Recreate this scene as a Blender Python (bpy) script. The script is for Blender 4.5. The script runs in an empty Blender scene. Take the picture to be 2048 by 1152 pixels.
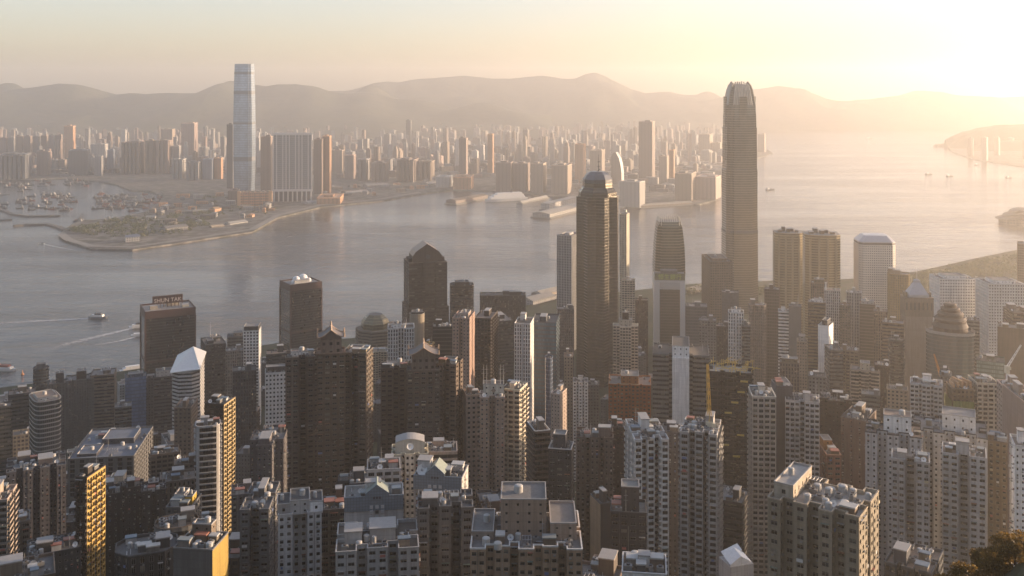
import bpy, math, random
import numpy as np
from mathutils import Matrix, Vector

C = bpy.context.scene
COL = C.collection
RND = random.Random(11)
F = 1970.0            # focal length of the lens expressed in photo pixels (photo 2048 wide)
HC = 400.0            # height of the viewpoint above the sea
YH = 176.0            # photo row of the level horizon

# ------------------------------------------------------------------ camera
cam = bpy.data.cameras.new('camera')
camo = bpy.data.objects.new('camera', cam); COL.objects.link(camo)
cam.sensor_fit = 'HORIZONTAL'; cam.sensor_width = 36.0; cam.lens = 36.0 * F / 2048.0
cam.shift_y = -(576.0 - YH) / 2048.0
cam.clip_start = 1.0; cam.clip_end = 60000.0
camo.location = (0, 0, HC); camo.rotation_euler = (math.radians(90), 0, 0)
C.camera = camo

# ------------------------------------------------------------------ light
SUN_AZ = math.radians(73.0)      # to the right of the view axis
SUN_EL = math.radians(7.5)
SKY_GAMMA = 0.7; SKY_TINT = (1.04, 0.975, 1.05)     # morning haze: flatter and rosier than a clear sky
w = bpy.data.worlds.new('World'); C.world = w; w.use_nodes = True
nt = w.node_tree; nt.nodes.clear()
sky = nt.nodes.new('ShaderNodeTexSky'); sky.sky_type = 'NISHITA'; sky.sun_disc = False
sky.sun_elevation = SUN_EL; sky.sun_rotation = SUN_AZ
sky.altitude = 100; sky.air_density = 1.0; sky.dust_density = 1.8; sky.ozone_density = 1.6
bg = nt.nodes.new('ShaderNodeBackground'); bg.inputs['Strength'].default_value = 0.15
wo = nt.nodes.new('ShaderNodeOutputWorld')
gam = nt.nodes.new('ShaderNodeGamma'); gam.inputs[1].default_value = SKY_GAMMA
tin = nt.nodes.new('ShaderNodeMix'); tin.data_type = 'RGBA'; tin.blend_type = 'MULTIPLY'; tin.inputs[0].default_value = 1.0; tin.inputs[7].default_value = (*SKY_TINT, 1)
nt.links.new(sky.outputs[0], gam.inputs[0]); nt.links.new(gam.outputs[0], tin.inputs[6]); nt.links.new(tin.outputs[2], bg.inputs[0]); nt.links.new(bg.outputs[0], wo.inputs[0])
sl = bpy.data.lights.new('sun', 'SUN'); sl.energy = 5.0; sl.angle = math.radians(0.5); sl.color = (1.0, 0.725, 0.48)
so = bpy.data.objects.new('sun', sl); COL.objects.link(so)
sd = Vector((math.sin(SUN_AZ) * math.cos(SUN_EL), math.cos(SUN_AZ) * math.cos(SUN_EL), math.sin(SUN_EL)))
so.rotation_euler = sd.to_track_quat('Z', 'Y').to_euler(); so.location = sd * 5000
C.view_settings.view_transform = 'Standard'; C.view_settings.look = 'None'
C.view_settings.exposure = 1.6; C.view_settings.gamma = 1.0
C.cycles.volume_bounces = 1; C.cycles.max_bounces = 6; C.cycles.diffuse_bounces = 2; C.cycles.glossy_bounces = 3
C.cycles.transmission_bounces = 2; C.cycles.transparent_max_bounces = 4
C.cycles.use_denoising = True
HAZE_DENSITY = 1.05e-4; HAZE_G = 0.66; HAZE_COL = (1.0, 0.95, 0.90)

# ------------------------------------------------------------------ geometry of the place
def at(px, py, Y):
    return Vector(((px - 1024) / F * Y, Y, HC - (py - YH) / F * Y))
def on_level(px, py, z=0.0):
    Y = (HC - z) * F / (py - YH)
    return Vector(((px - 1024) / F * Y, Y, z))

COAST = [(-500, 830), (0, 782), (300, 740), (540, 692), (720, 680), (960, 640), (1100, 604), (1380, 572), (1550, 565), (1700, 562), (1800, 552), (1860, 541), (1950, 520), (2048, 500), (2300, 470)]
CX, CY = zip(*[(on_level(a, b).x, on_level(a, b).y) for a, b in COAST])
def coast(x): return float(np.interp(x, CX, CY))
GT = [(-400, 560), (-60, 430), (0, 393), (60, 340), (130, 305), (200, 262), (300, 205), (400, 158), (500, 122), (600, 96), (700, 72), (800, 50), (900, 30), (1000, 14), (1100, 6), (1200, 4), (9999, 4)]
GX, GZ = zip(*GT)
def ground(x, y):
    z = float(np.interp(y, GX, GZ)) + 40 * math.exp(-((x - 84) ** 2 + (y - 142) ** 2) / (2 * 26 ** 2))
    return z

# ------------------------------------------------------------------ tags
def tag(o, label=None, cat=None, group=None, kind=None):
    if label: o['label'] = label
    if cat: o['category'] = cat
    if group: o['group'] = group
    if kind: o['kind'] = kind
    return o
def empty(name, loc, rz=0.0):
    o = bpy.data.objects.new(name, None); COL.objects.link(o); o.location = loc; o.rotation_euler = (0, 0, rz)
    o.empty_display_size = 5
    return o

# ------------------------------------------------------------------ mesh collector
class MB:
    def __init__(s): s.q = []; s.m = []; s.uv = []; s.ng = []
    def quads(s, P, mat=0, uv=None):
        P = np.asarray(P, dtype=np.float64).reshape(-1, 4, 3); n = len(P)
        if n == 0: return
        s.q.append(P); s.m.append(np.full(n, mat, dtype=np.int32))
        if uv is None: uv = np.zeros((n, 4, 2))
        s.uv.append(np.asarray(uv, dtype=np.float64).reshape(-1, 4, 2))
    def poly(s, pts, mat=0): s.ng.append(([tuple(map(float, p)) for p in pts], mat))
    def box(s, cx, cy, z0, z1, wx, wy, mat=0, rz=0.0, bottom=False, taper=1.0):
        hx, hy = wx / 2, wy / 2; c, sn = math.cos(rz), math.sin(rz)
        def r(x, y, z): return (cx + x * c - y * sn, cy + x * sn + y * c, z)
        b = [(-hx, -hy), (hx, -hy), (hx, hy), (-hx, hy)]
        B = [r(x, y, z0) for x, y in b]; T = [r(x * taper, y * taper, z1) for x, y in b]
        P = []; U = []
        for i in range(4):
            j = (i + 1) % 4; L = wx if i % 2 == 0 else wy
            P.append([B[i], B[j], T[j], T[i]]); U.append([(0, z0), (L, z0), (L, z1), (0, z1)])
        P.append(T); U.append([(x, y) for x, y in b])
        if bottom: P.append(B[::-1]); U.append([(0, 0)] * 4)
        s.quads(P, mat, U)
    def prism(s, poly, z0, z1, mat=0, cap=True, capmat=None, scale=1.0, cxy=(0, 0)):
        n = len(poly); P = []; U = []; u = 0
        top = [(cxy[0] + (x - cxy[0]) * scale, cxy[1] + (y - cxy[1]) * scale) for x, y in poly]
        for i in range(n):
            j = (i + 1) % n; a, b = poly[i], poly[j]; L = math.hypot(b[0] - a[0], b[1] - a[1])
            P.append([(*a, z0), (*b, z0), (*top[j], z1), (*top[i], z1)]); U.append([(u, z0), (u + L, z0), (u + L, z1), (u, z1)]); u += L
        s.quads(P, mat, U)
        if cap: s.poly([(x, y, z1) for x, y in top], mat if capmat is None else capmat)
    def tube(s, a, b, r0, r1=None, n=6, mat=0):
        a, b = Vector(a), Vector(b); r1 = r0 if r1 is None else r1
        d = (b - a).normalized(); u = d.orthogonal().normalized(); v = d.cross(u)
        A = [a + (u * math.cos(t) + v * math.sin(t)) * r0 for t in [2 * math.pi * k / n for k in range(n)]]
        B = [b + (u * math.cos(t) + v * math.sin(t)) * r1 for t in [2 * math.pi * k / n for k in range(n)]]
        s.quads([[A[i], A[(i + 1) % n], B[(i + 1) % n], B[i]] for i in range(n)], mat)
        s.poly(B, mat); s.poly(A[::-1], mat)
    def dome(s, c, r, h, n=14, rings=5, mat=0, zdir=1):
        pr = None
        for k in range(rings + 1):
            t = k / rings * math.pi / 2
            ring = [(c[0] + r * math.cos(t) * math.cos(2 * math.pi * i / n), c[1] + r * math.cos(t) * math.sin(2 * math.pi * i / n), c[2] + zdir * h * math.sin(t)) for i in range(n)]
            if pr and k < rings: s.quads([[pr[i], pr[(i + 1) % n], ring[(i + 1) % n], ring[i]] for i in range(n)], mat)
            elif pr: s.poly(pr, mat)
            pr = ring
    def data(s, name, mats):
        if s.q:
            P = np.concatenate(s.q).reshape(-1, 3); M = np.concatenate(s.m); U = np.concatenate(s.uv).reshape(-1, 2); nq = len(M)
        else:
            P = np.zeros((0, 3)); M = np.zeros(0, dtype=np.int32); U = np.zeros((0, 2)); nq = 0
        sizes = np.full(nq, 4, dtype=np.int32)
        if s.ng:
            ex = np.array([p for pts, _ in s.ng for p in pts]); P = np.concatenate([P, ex])
            U = np.concatenate([U, ex[:, :2]]); M = np.concatenate([M, np.array([m for _, m in s.ng], dtype=np.int32)])
            sizes = np.concatenate([sizes, np.array([len(p) for p, _ in s.ng], dtype=np.int32)])
        key = np.round(P * 500).astype(np.int64)
        k1 = (key[:, 0] + 2 ** 20) * (1 << 42) + (key[:, 1] + 2 ** 20) * (1 << 21) + (key[:, 2] + 2 ** 19) if len(P) and np.abs(key).max() < 2 ** 19 else None
        if k1 is not None:
            _, first, inv = np.unique(k1, return_index=True, return_inverse=True)
            V = P[first]; idx = inv.reshape(-1).astype(np.int32)
        else:
            V = P; idx = np.arange(len(P), dtype=np.int32)
        me = bpy.data.meshes.new(name)
        me.vertices.add(len(V)); me.vertices.foreach_set('co', V.astype(np.float32).ravel())
        me.loops.add(len(idx)); me.loops.foreach_set('vertex_index', idx)
        me.polygons.add(len(sizes)); st = np.concatenate([[0], np.cumsum(sizes)[:-1]]).astype(np.int32) if len(sizes) else np.zeros(0, dtype=np.int32)
        me.polygons.foreach_set('loop_start', st)
        try: me.polygons.foreach_set('loop_total', sizes)
        except Exception: pass
        me.polygons.foreach_set('material_index', M); me.polygons.foreach_set('use_smooth', np.zeros(len(M), dtype=bool))
        l = me.uv_layers.new(name='UVMap'); l.uv.foreach_set('vector', U.astype(np.float32).ravel())
        for m in mats: me.materials.append(m)
        me.update(calc_edges=True); me.validate()
        return me
    def build(s, name, mats, parent=None, kind=None):
        if not isinstance(mats, (list, tuple)): mats = [mats]
        o = bpy.data.objects.new(name, s.data(name, mats)); COL.objects.link(o)
        if parent: o.parent = parent
        if kind: o['kind'] = kind
        return o

# ------------------------------------------------------------------ materials
def nodes(name):
    m = bpy.data.materials.new(name); m.use_nodes = True; t = m.node_tree; t.nodes.clear()
    o = t.nodes.new('ShaderNodeOutputMaterial'); b = t.nodes.new('ShaderNodeBsdfPrincipled'); t.links.new(b.outputs[0], o.inputs[0])
    return m, t, b
def N(t, typ, **kw):
    n = t.nodes.new(typ)
    for k, v in kw.items(): setattr(n, k, v)
    return n
def math_(t, op, a, b=None, c=None):
    n = t.nodes.new('ShaderNodeMath'); n.operation = op
    for i, v in enumerate((a, b, c)):
        if v is None: continue
        if isinstance(v, (int, float)): n.inputs[i].default_value = v
        else: t.links.new(v, n.inputs[i])
    return n.outputs[0]
def mixc(t, f, a, b):
    n = t.nodes.new('ShaderNodeMix'); n.data_type = 'RGBA'
    for s, v in ((n.inputs[0], f), (n.inputs[6], a), (n.inputs[7], b)):
        if isinstance(v, (int, float)): s.default_value = v
        elif isinstance(v, tuple): s.default_value = (*v[:3], 1)
        else: t.links.new(v, s)
    return n.outputs[2]
def noise(t, vec, scale, detail=3, rough=.55, dim='3D'):
    n = t.nodes.new('ShaderNodeTexNoise'); n.noise_dimensions = dim; n.inputs['Scale'].default_value = scale; n.inputs['Detail'].default_value = detail; n.inputs['Roughness'].default_value = rough
    if vec is not None: t.links.new(vec, n.inputs['Vector'])
    return n.outputs[0]
def ramp(t, f, a, b):
    n = t.nodes.new('ShaderNodeMapRange'); n.inputs[1].default_value = a; n.inputs[2].default_value = b; t.links.new(f, n.inputs[0]); return n.outputs[0]
def mapped(t, vec, scale):
    n = t.nodes.new('ShaderNodeMapping'); n.inputs['Scale'].default_value = scale; t.links.new(vec, n.inputs[0]); return n.outputs[0]
def objcoord(t):
    """object coordinates shifted by a random amount per object so that no two things weather alike"""
    tc = N(t, 'ShaderNodeTexCoord'); oi = N(t, 'ShaderNodeObjectInfo')
    k = math_(t, 'MULTIPLY', oi.outputs['Random'], 900.0)
    a = N(t, 'ShaderNodeVectorMath', operation='ADD'); t.links.new(tc.outputs['Object'], a.inputs[0]); t.links.new(k, a.inputs[1])
    return a.outputs[0], oi.outputs['Random'], tc
_mc = {}
def wallmat(c, name='wall'):
    c = tuple(x * (.82 if min(c) > .4 else .6) for x in c); k = ('w', c)
    if k in _mc: return _mc[k]
    m, t, b = nodes(name + '_paint'); v, rnd, tc = objcoord(t)
    n1 = noise(t, v, .06, 4); n2 = noise(t, mapped(t, v, (.9, .9, .035)), 1.0, 4, .65); n3 = noise(t, v, 1.3, 2)
    dirt = ramp(t, n2, .40, .66); big = ramp(t, n1, .3, .7)
    uvn = N(t, 'ShaderNodeUVMap'); us = N(t, 'ShaderNodeSeparateXYZ'); t.links.new(uvn.outputs[0], us.inputs[0]); pc = N(t, 'ShaderNodeCombineXYZ'); t.links.new(math_(t, 'FLOOR', math_(t, 'DIVIDE', us.outputs[0], 5.2)), pc.inputs[0]); t.links.new(math_(t, 'FLOOR', math_(t, 'DIVIDE', us.outputs[1], 3.1)), pc.inputs[1]); t.links.new(math_(t, 'MULTIPLY', rnd, 77.0), pc.inputs[2]); wn_ = N(t, 'ShaderNodeTexWhiteNoise'); t.links.new(pc.outputs[0], wn_.inputs['Vector']); patch = ramp(t, wn_.outputs['Value'], .55, 1.0); fline = math_(t, 'LESS_THAN', math_(t, 'FRACT', math_(t, 'DIVIDE', us.outputs[1], 3.1)), .07)
    base = mixc(t, math_(t, 'MULTIPLY', big, .55), c, tuple(x * .72 for x in c))
    base = mixc(t, math_(t, 'MULTIPLY', dirt, .6), base, tuple(x * .42 * (1, .94, .86)[i] for i, x in enumerate(c)))
    base = mixc(t, math_(t, 'MULTIPLY', ramp(t, n3, .35, .75), .22), base, tuple(min(1, x * 1.25) for x in c))
    base = mixc(t, math_(t, 'MULTIPLY', patch, .4), base, tuple(x * .62 for x in c)); base = mixc(t, math_(t, 'MULTIPLY', fline, .35), base, tuple(x * .5 for x in c))
    hs = N(t, 'ShaderNodeHueSaturation'); t.links.new(base, hs.inputs['Color']); t.links.new(math_(t, 'MULTIPLY_ADD', math_(t, 'FRACT', math_(t, 'MULTIPLY', rnd, 13.7)), .6, .7), hs.inputs['Saturation']); t.links.new(math_(t, 'MULTIPLY_ADD', math_(t, 'FRACT', math_(t, 'MULTIPLY', rnd, 7.3)), .03, .485), hs.inputs['Hue'])
    t.links.new(math_(t, 'MULTIPLY_ADD', rnd, .45, .78), hs.inputs['Value'])
    t.links.new(hs.outputs[0], b.inputs['Base Color']); b.inputs['Roughness'].default_value = .75; b.inputs['Specular IOR Level'].default_value = .3
    _mc[k] = m; return m
def glassmat(c=(.022, .024, .028), curtain=(.15, .135, .115), rough=.12, amount=.2):
    """window panes: the uv holds the cell number, so each window gets its own tone, blind and clutter"""
    k = ('g', c, curtain, amount)
    if k in _mc: return _mc[k]
    m, t, b = nodes('window_glass'); uv = N(t, 'ShaderNodeUVMap'); oi = N(t, 'ShaderNodeObjectInfo')
    sp = N(t, 'ShaderNodeSeparateXYZ'); t.links.new(uv.outputs[0], sp.inputs[0])
    fu = math_(t, 'FLOOR', sp.outputs[0]); fv = math_(t, 'FLOOR', sp.outputs[1]); gv = math_(t, 'FRACT', sp.outputs[1]); gu = math_(t, 'FRACT', sp.outputs[0])
    cb = N(t, 'ShaderNodeCombineXYZ'); t.links.new(fu, cb.inputs[0]); t.links.new(fv, cb.inputs[1]); t.links.new(math_(t, 'MULTIPLY', oi.outputs['Random'], 731.0), cb.inputs[2])
    wn = N(t, 'ShaderNodeTexWhiteNoise'); t.links.new(cb.outputs[0], wn.inputs['Vector']); sc = N(t, 'ShaderNodeSeparateColor'); t.links.new(wn.outputs['Color'], sc.inputs[0])
    has = math_(t, 'LESS_THAN', sc.outputs[0], amount)
    drop = math_(t, 'GREATER_THAN', gv, math_(t, 'MULTIPLY', sc.outputs[1], 1.1))
    cur = math_(t, 'MULTIPLY', has, drop)
    cc = mixc(t, sc.outputs[2], curtain, tuple(x * .4 for x in curtain))
    gl = mixc(t, sc.outputs[1], tuple(x * .5 for x in c), tuple(x * 1.8 for x in c))
    base = mixc(t, cur, gl, cc)
    mull = math_(t, 'LESS_THAN', math_(t, 'ABSOLUTE', math_(t, 'SUBTRACT', gu, .5)), .03)
    base = mixc(t, mull, base, tuple(x * .5 for x in curtain))
    t.links.new(base, b.inputs['Base Color'])
    t.links.new(math_(t, 'MULTIPLY_ADD', cur, .4, rough), b.inputs['Roughness']); b.inputs['IOR'].default_value = 1.45
    _mc[k] = m; return m
def panemat(c=(.022, .024, .028), curtain=(.17, .15, .125)):
    k = ('p', c)
    if k in _mc: return _mc[k]
    m, t, b = nodes('pane_glass'); oi = N(t, 'ShaderNodeObjectInfo'); wn = N(t, 'ShaderNodeTexWhiteNoise', noise_dimensions='1D'); t.links.new(math_(t, 'MULTIPLY', oi.outputs['Random'], 57.3), wn.inputs['W'])
    sc = N(t, 'ShaderNodeSeparateColor'); t.links.new(wn.outputs['Color'], sc.inputs[0]); uv = N(t, 'ShaderNodeUVMap'); sp = N(t, 'ShaderNodeSeparateXYZ'); t.links.new(uv.outputs[0], sp.inputs[0])
    cur = math_(t, 'MULTIPLY', math_(t, 'LESS_THAN', sc.outputs[0], .28), math_(t, 'GREATER_THAN', sp.outputs[1], sc.outputs[1]))
    base = mixc(t, cur, mixc(t, sc.outputs[2], tuple(x * .5 for x in c), tuple(x * 1.8 for x in c)), mixc(t, sc.outputs[2], curtain, tuple(x * .4 for x in curtain)))
    t.links.new(base, b.inputs['Base Color']); t.links.new(math_(t, 'MULTIPLY_ADD', cur, .4, .1), b.inputs['Roughness'])
    _mc[k] = m; return m
def curtainmat(c, mull, wx=1.5, fh=4.0, sp_frac=.3, mull_w=.12, rough=.12, metal=0.0, var=.5, mid=None):
    """curtain wall: mullions, floor lines and panes with their own tint; uv in metres"""
    k = ('c', c, mull, wx, fh, sp_frac, metal)
    if k in _mc: return _mc[k]
    m, t, b = nodes('curtain_wall'); uv = N(t, 'ShaderNodeUVMap'); oi = N(t, 'ShaderNodeObjectInfo'); sp = N(t, 'ShaderNodeSeparateXYZ'); t.links.new(uv.outputs[0], sp.inputs[0])
    u = math_(t, 'DIVIDE', sp.outputs[0], wx); v = math_(t, 'DIVIDE', sp.outputs[1], fh)
    cb = N(t, 'ShaderNodeCombineXYZ'); t.links.new(math_(t, 'FLOOR', u), cb.inputs[0]); t.links.new(math_(t, 'FLOOR', v), cb.inputs[1]); t.links.new(math_(t, 'MULTIPLY', oi.outputs['Random'], 391.0), cb.inputs[2])
    wn = N(t, 'ShaderNodeTexWhiteNoise'); t.links.new(cb.outputs[0], wn.inputs['Vector'])
    tone = mixc(t, math_(t, 'MULTIPLY', wn.outputs['Value'], var), c, tuple(x * 2.2 for x in c))
    cw_ = N(t, 'ShaderNodeTexWhiteNoise', noise_dimensions='1D'); t.links.new(math_(t, 'FLOOR', math_(t, 'DIVIDE', u, 2.0)), cw_.inputs['W']); tone = mixc(t, math_(t, 'MULTIPLY', ramp(t, cw_.outputs['Value'], .5, 1.0), var * .8), tone, tuple(x * 2.0 for x in c))  # lighter columns: vertical reflection strips put into the glass colour
    isp = math_(t, 'LESS_THAN', math_(t, 'FRACT', v), sp_frac); imu = math_(t, 'LESS_THAN', math_(t, 'FRACT', u), mull_w)
    base = mixc(t, isp, tone, mull); base = mixc(t, math_(t, 'MULTIPLY', imu, .8), base, mull)
    v3, rnd, _ = objcoord(t); n1 = noise(t, v3, .03, 3)
    base = mixc(t, math_(t, 'MULTIPLY', ramp(t, n1, .35, .7), .35), base, tuple(x * .6 for x in mull))
    t.links.new(base, b.inputs['Base Color']); b.inputs['Metallic'].default_value = metal
    t.links.new(math_(t, 'MULTIPLY_ADD', isp, .3, rough), b.inputs['Roughness'])
    bp = N(t, 'ShaderNodeBump'); bp.inputs['Strength'].default_value = .16; bp.inputs['Distance'].default_value = 1.0
    t.links.new(noise(t, v3, .12, 2), bp.inputs['Height']); t.links.new(bp.outputs[0], b.inputs['Normal'])
    _mc[k] = m; return m
def roofmat(c, rough=.85):
    c = tuple(x * .7 for x in c); k = ('r', c)
    if k in _mc: return _mc[k]
    m, t, b = nodes('roof_screed'); v, rnd, tc = objcoord(t)
    n1 = ramp(t, noise(t, v, .16, 5, .65), .35, .7); n2 = ramp(t, noise(t, v, 1.1, 3), .4, .7)
    vo = N(t, 'ShaderNodeTexVoronoi'); vo.inputs['Scale'].default_value = .22; t.links.new(v, vo.inputs['Vector']); sc = N(t, 'ShaderNodeSeparateColor'); t.links.new(vo.outputs['Color'], sc.inputs[0])
    base = mixc(t, math_(t, 'MULTIPLY', sc.outputs[0], .5), c, tuple(x * .55 for x in c)); base = mixc(t, math_(t, 'MULTIPLY', n1, .6), base, tuple(x * .45 for x in c)); base = mixc(t, math_(t, 'MULTIPLY', n2, .3), base, tuple(min(1, x * 1.3) for x in c))
    t.links.new(base, b.inputs['Base Color']); b.inputs['Roughness'].default_value = rough
    _mc[k] = m; return m
def flat(c, rough=.6, metal=0.0, name='metal_finish'):
    k = ('f', c, rough, metal)
    if k in _mc: return _mc[k]
    m, t, b = nodes(name); v, rnd, tc = objcoord(t); n1 = noise(t, v, .8, 3)
    t.links.new(mixc(t, math_(t, 'MULTIPLY', ramp(t, n1, .3, .75), .5), c, tuple(x * .6 for x in c)), b.inputs['Base Color']); b.inputs['Roughness'].default_value = rough; b.inputs['Metallic'].default_value = metal
    _mc[k] = m; return m
def farmat(c, win=(.05, .055, .065), wx=4.5, fh=3.6):
    """small distant facade: windows are a pattern of the wall; uv in metres"""
    k = ('far', c, wx)
    if k in _mc: return _mc[k]
    m, t, b = nodes('distant_facade'); uv = N(t, 'ShaderNodeUVMap'); sp = N(t, 'ShaderNodeSeparateXYZ'); t.links.new(uv.outputs[0], sp.inputs[0])
    u = math_(t, 'FRACT', math_(t, 'DIVIDE', sp.outputs[0], wx)); v = math_(t, 'FRACT', math_(t, 'DIVIDE', sp.outputs[1], fh))
    wv = math_(t, 'MULTIPLY', math_(t, 'GREATER_THAN', u, .35), math_(t, 'GREATER_THAN', v, .42))
    v3, rnd, _ = objcoord(t)
    strip = math_(t, 'GREATER_THAN', math_(t, 'FRACT', math_(t, 'DIVIDE', sp.outputs[0], wx * 3.1)), .72)
    base = mixc(t, math_(t, 'MULTIPLY', wv, .75), c, win); base = mixc(t, math_(t, 'MULTIPLY', strip, .5), base, tuple(x * .45 for x in c))
    hs = N(t, 'ShaderNodeHueSaturation'); t.links.new(base, hs.inputs['Color']); t.links.new(math_(t, 'MULTIPLY_ADD', rnd, .6, .7), hs.inputs['Value'])
    t.links.new(hs.outputs[0], b.inputs['Base Color']); b.inputs['Roughness'].default_value = .7
    _mc[k] = m; return m
# ------------------------------------------------------------------ setting
def water_material():
    m, t, b = nodes('sea_water'); ge = N(t, 'ShaderNodeNewGeometry'); p = ge.outputs['Position']
    b.inputs['Base Color'].default_value = (.030, .028, .024, 1); b.inputs['Roughness'].default_value = .2; b.inputs['IOR'].default_value = 1.65
    a = noise(t, mapped(t, p, (.012, .03, .03)), 1.0, 5, .6); c = noise(t, mapped(t, p, (.05, .13, .1)), 1.0, 4, .6); d = noise(t, mapped(t, p, (.0018, .006, .006)), 1.0, 3, .5)
    h = math_(t, 'ADD', math_(t, 'MULTIPLY', a, 5.0), math_(t, 'ADD', math_(t, 'MULTIPLY', c, 1.6), math_(t, 'MULTIPLY', d, 9.0)))
    bp = N(t, 'ShaderNodeBump'); bp.inputs['Strength'].default_value = 1.0; bp.inputs['Distance'].default_value = 1.0
    wind = ramp(t, noise(t, mapped(t, p, (.0006, .0028, .002)), 1.0, 5, .62), .38, .62); t.links.new(math_(t, 'MULTIPLY_ADD', wind, .85, .4), bp.inputs['Strength']); t.links.new(h, bp.inputs['Height']); t.links.new(bp.outputs[0], b.inputs['Normal'])
    slick = ramp(t, noise(t, mapped(t, p, (.0009, .0035, .003)), 1.0, 4, .6), .4, .65)
    t.links.new(math_(t, 'MULTIPLY_ADD', slick, .06, .07), b.inputs['Roughness'])
    return m
def land_material(name, c0, c1, c2, s=.02):
    m, t, b = nodes(name); ge = N(t, 'ShaderNodeNewGeometry'); p = ge.outputs['Position']
    n1 = ramp(t, noise(t, p, s, 6, .65), .38, .62); n2 = ramp(t, noise(t, p, s * 4, 4, .6), .45, .62)
    base = mixc(t, n1, c0, c1); base = mixc(t, n2, base, c2); t.links.new(base, b.inputs['Base Color']); b.inputs['Roughness'].default_value = .95; b.inputs['Specular IOR Level'].default_value = .1
    return m
mb = MB(); mb.quads([[(-16000, -100, 0), (16000, -100, 0), (16000, 22000, 0), (-16000, 22000, 0)]])
tag(mb.build('harbour_water', water_material()), kind='structure')

# the island's slope down to the harbour, with a sea wall along the coast
mat_ground = land_material('city_ground', (.04, .045, .03), (.06, .058, .045), (.03, .045, .02))
mb = MB(); xs = np.linspace(-1700, 2600, 120); ts = np.linspace(0, 1, 60); P = np.zeros((120, 60, 3))
for i, x in enumerate(xs):
    yc = coast(x)
    for j, t_ in enumerate(ts):
        y = -300 + (yc + 300) * t_; P[i, j] = (x, y, ground(x, y))
q = np.stack([P[:-1, :-1], P[1:, :-1], P[1:, 1:], P[:-1, 1:]], axis=2).reshape(-1, 4, 3); mb.quads(q)
e = P[:, -1]; dn = e.copy(); dn[:, 2] = -4; mb.quads(np.stack([e[:-1], e[1:], dn[1:], dn[:-1]], axis=1))
tag(mb.build('island_ground', mat_ground), kind='structure')

# the peninsula across the harbour
SHORE = [(118, 470), (135, 482), (180, 497), (265, 499), (370, 484), (505, 463), (555, 435), (640, 414), (760, 402), (840, 388), (880, 383), (905, 381), (985, 382), (1100, 392), (1180, 395), (1290, 405), (1400, 408), (1438, 398), (1450, 362), (1500, 322), (1545, 306), (1530, 296), (1512, 285), (1500, 266), (1490, 258),
         (-400, 258), (-400, 352), (0, 357), (60, 360), (130, 357), (195, 362), (235, 370), (262, 381), (300, 383), (326, 391), (318, 405), (288, 424), (225, 437), (160, 440), (128, 458)]
mat_pen = land_material('peninsula_ground', (.11, .10, .09), (.06, .065, .045), (.2, .18, .16), .008)
mb = MB(); pts = [on_level(a, b, 4.0) for a, b in SHORE]
mb.poly([tuple(p) for p in pts]); n = len(pts)
mb.quads([[pts[i], pts[(i + 1) % n], (pts[(i + 1) % n].x, pts[(i + 1) % n].y, -3), (pts[i].x, pts[i].y, -3)] for i in range(n)])
tag(mb.build('peninsula_ground', mat_pen), kind='structure')
# pale sea wall promenade round the point
def ribbon(pix, wid, z, name, mat, h=0.0, **tg):
    c = [on_level(a, b, 0) for a, b in pix]; L, Rr = [], []
    for i, p in enumerate(c):
        d = (c[min(i + 1, len(c) - 1)] - c[max(i - 1, 0)]).normalized(); nn = Vector((-d.y, d.x, 0)) * wid / 2
        L.append(p + nn); Rr.append(p - nn)
    mb = MB()
    for i in range(len(c) - 1):
        a, b, d, e = [Vector((v.x, v.y, z)) for v in (Rr[i], Rr[i + 1], L[i + 1], L[i])]; mb.quads([[a, b, d, e]])
        if h:
            for u, v in ((a, b), (d, e)): mb.quads([[(u.x, u.y, z - h), (v.x, v.y, z - h), v, u]])
    o = mb.build(name, mat); tag(o, **tg); return o
mat_stone = roofmat((.34, .31, .27))
ribbon([(122, 471), (137, 483), (182, 496), (265, 498), (370, 483), (505, 462), (555, 434), (640, 413), (760, 401), (840, 387)], 22, 5.2, 'seawall_promenade', mat_stone, kind='structure')
ribbon([(28, 453), (50, 451), (95, 450), (118, 456), (130, 462)], 16, 4.5, 'breakwater', roofmat((.12, .11, .1)), 8, label='long curved stone breakwater reaching out from the grassy point', cat='breakwater')
ribbon([(-30, 415), (0, 420), (25, 430), (60, 434), (118, 433)], 14, 4.5, 'breakwater', roofmat((.12, .11, .1)), 8, label='stone breakwater sheltering the moored barges, running off the frame', cat='breakwater')
for pix in ([(250, 462), (330, 470), (420, 455), (520, 440), (600, 418)], [(300, 440), (380, 448), (450, 430), (545, 415), (700, 398), (840, 378)], [(225, 450), (320, 430), (420, 425)], [(0, 352), (150, 350), (300, 362), (430, 372), (520, 400)]):
    ribbon(pix, 14, 4.3, 'road', roofmat((.2, .19, .18)), kind='structure')

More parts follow.
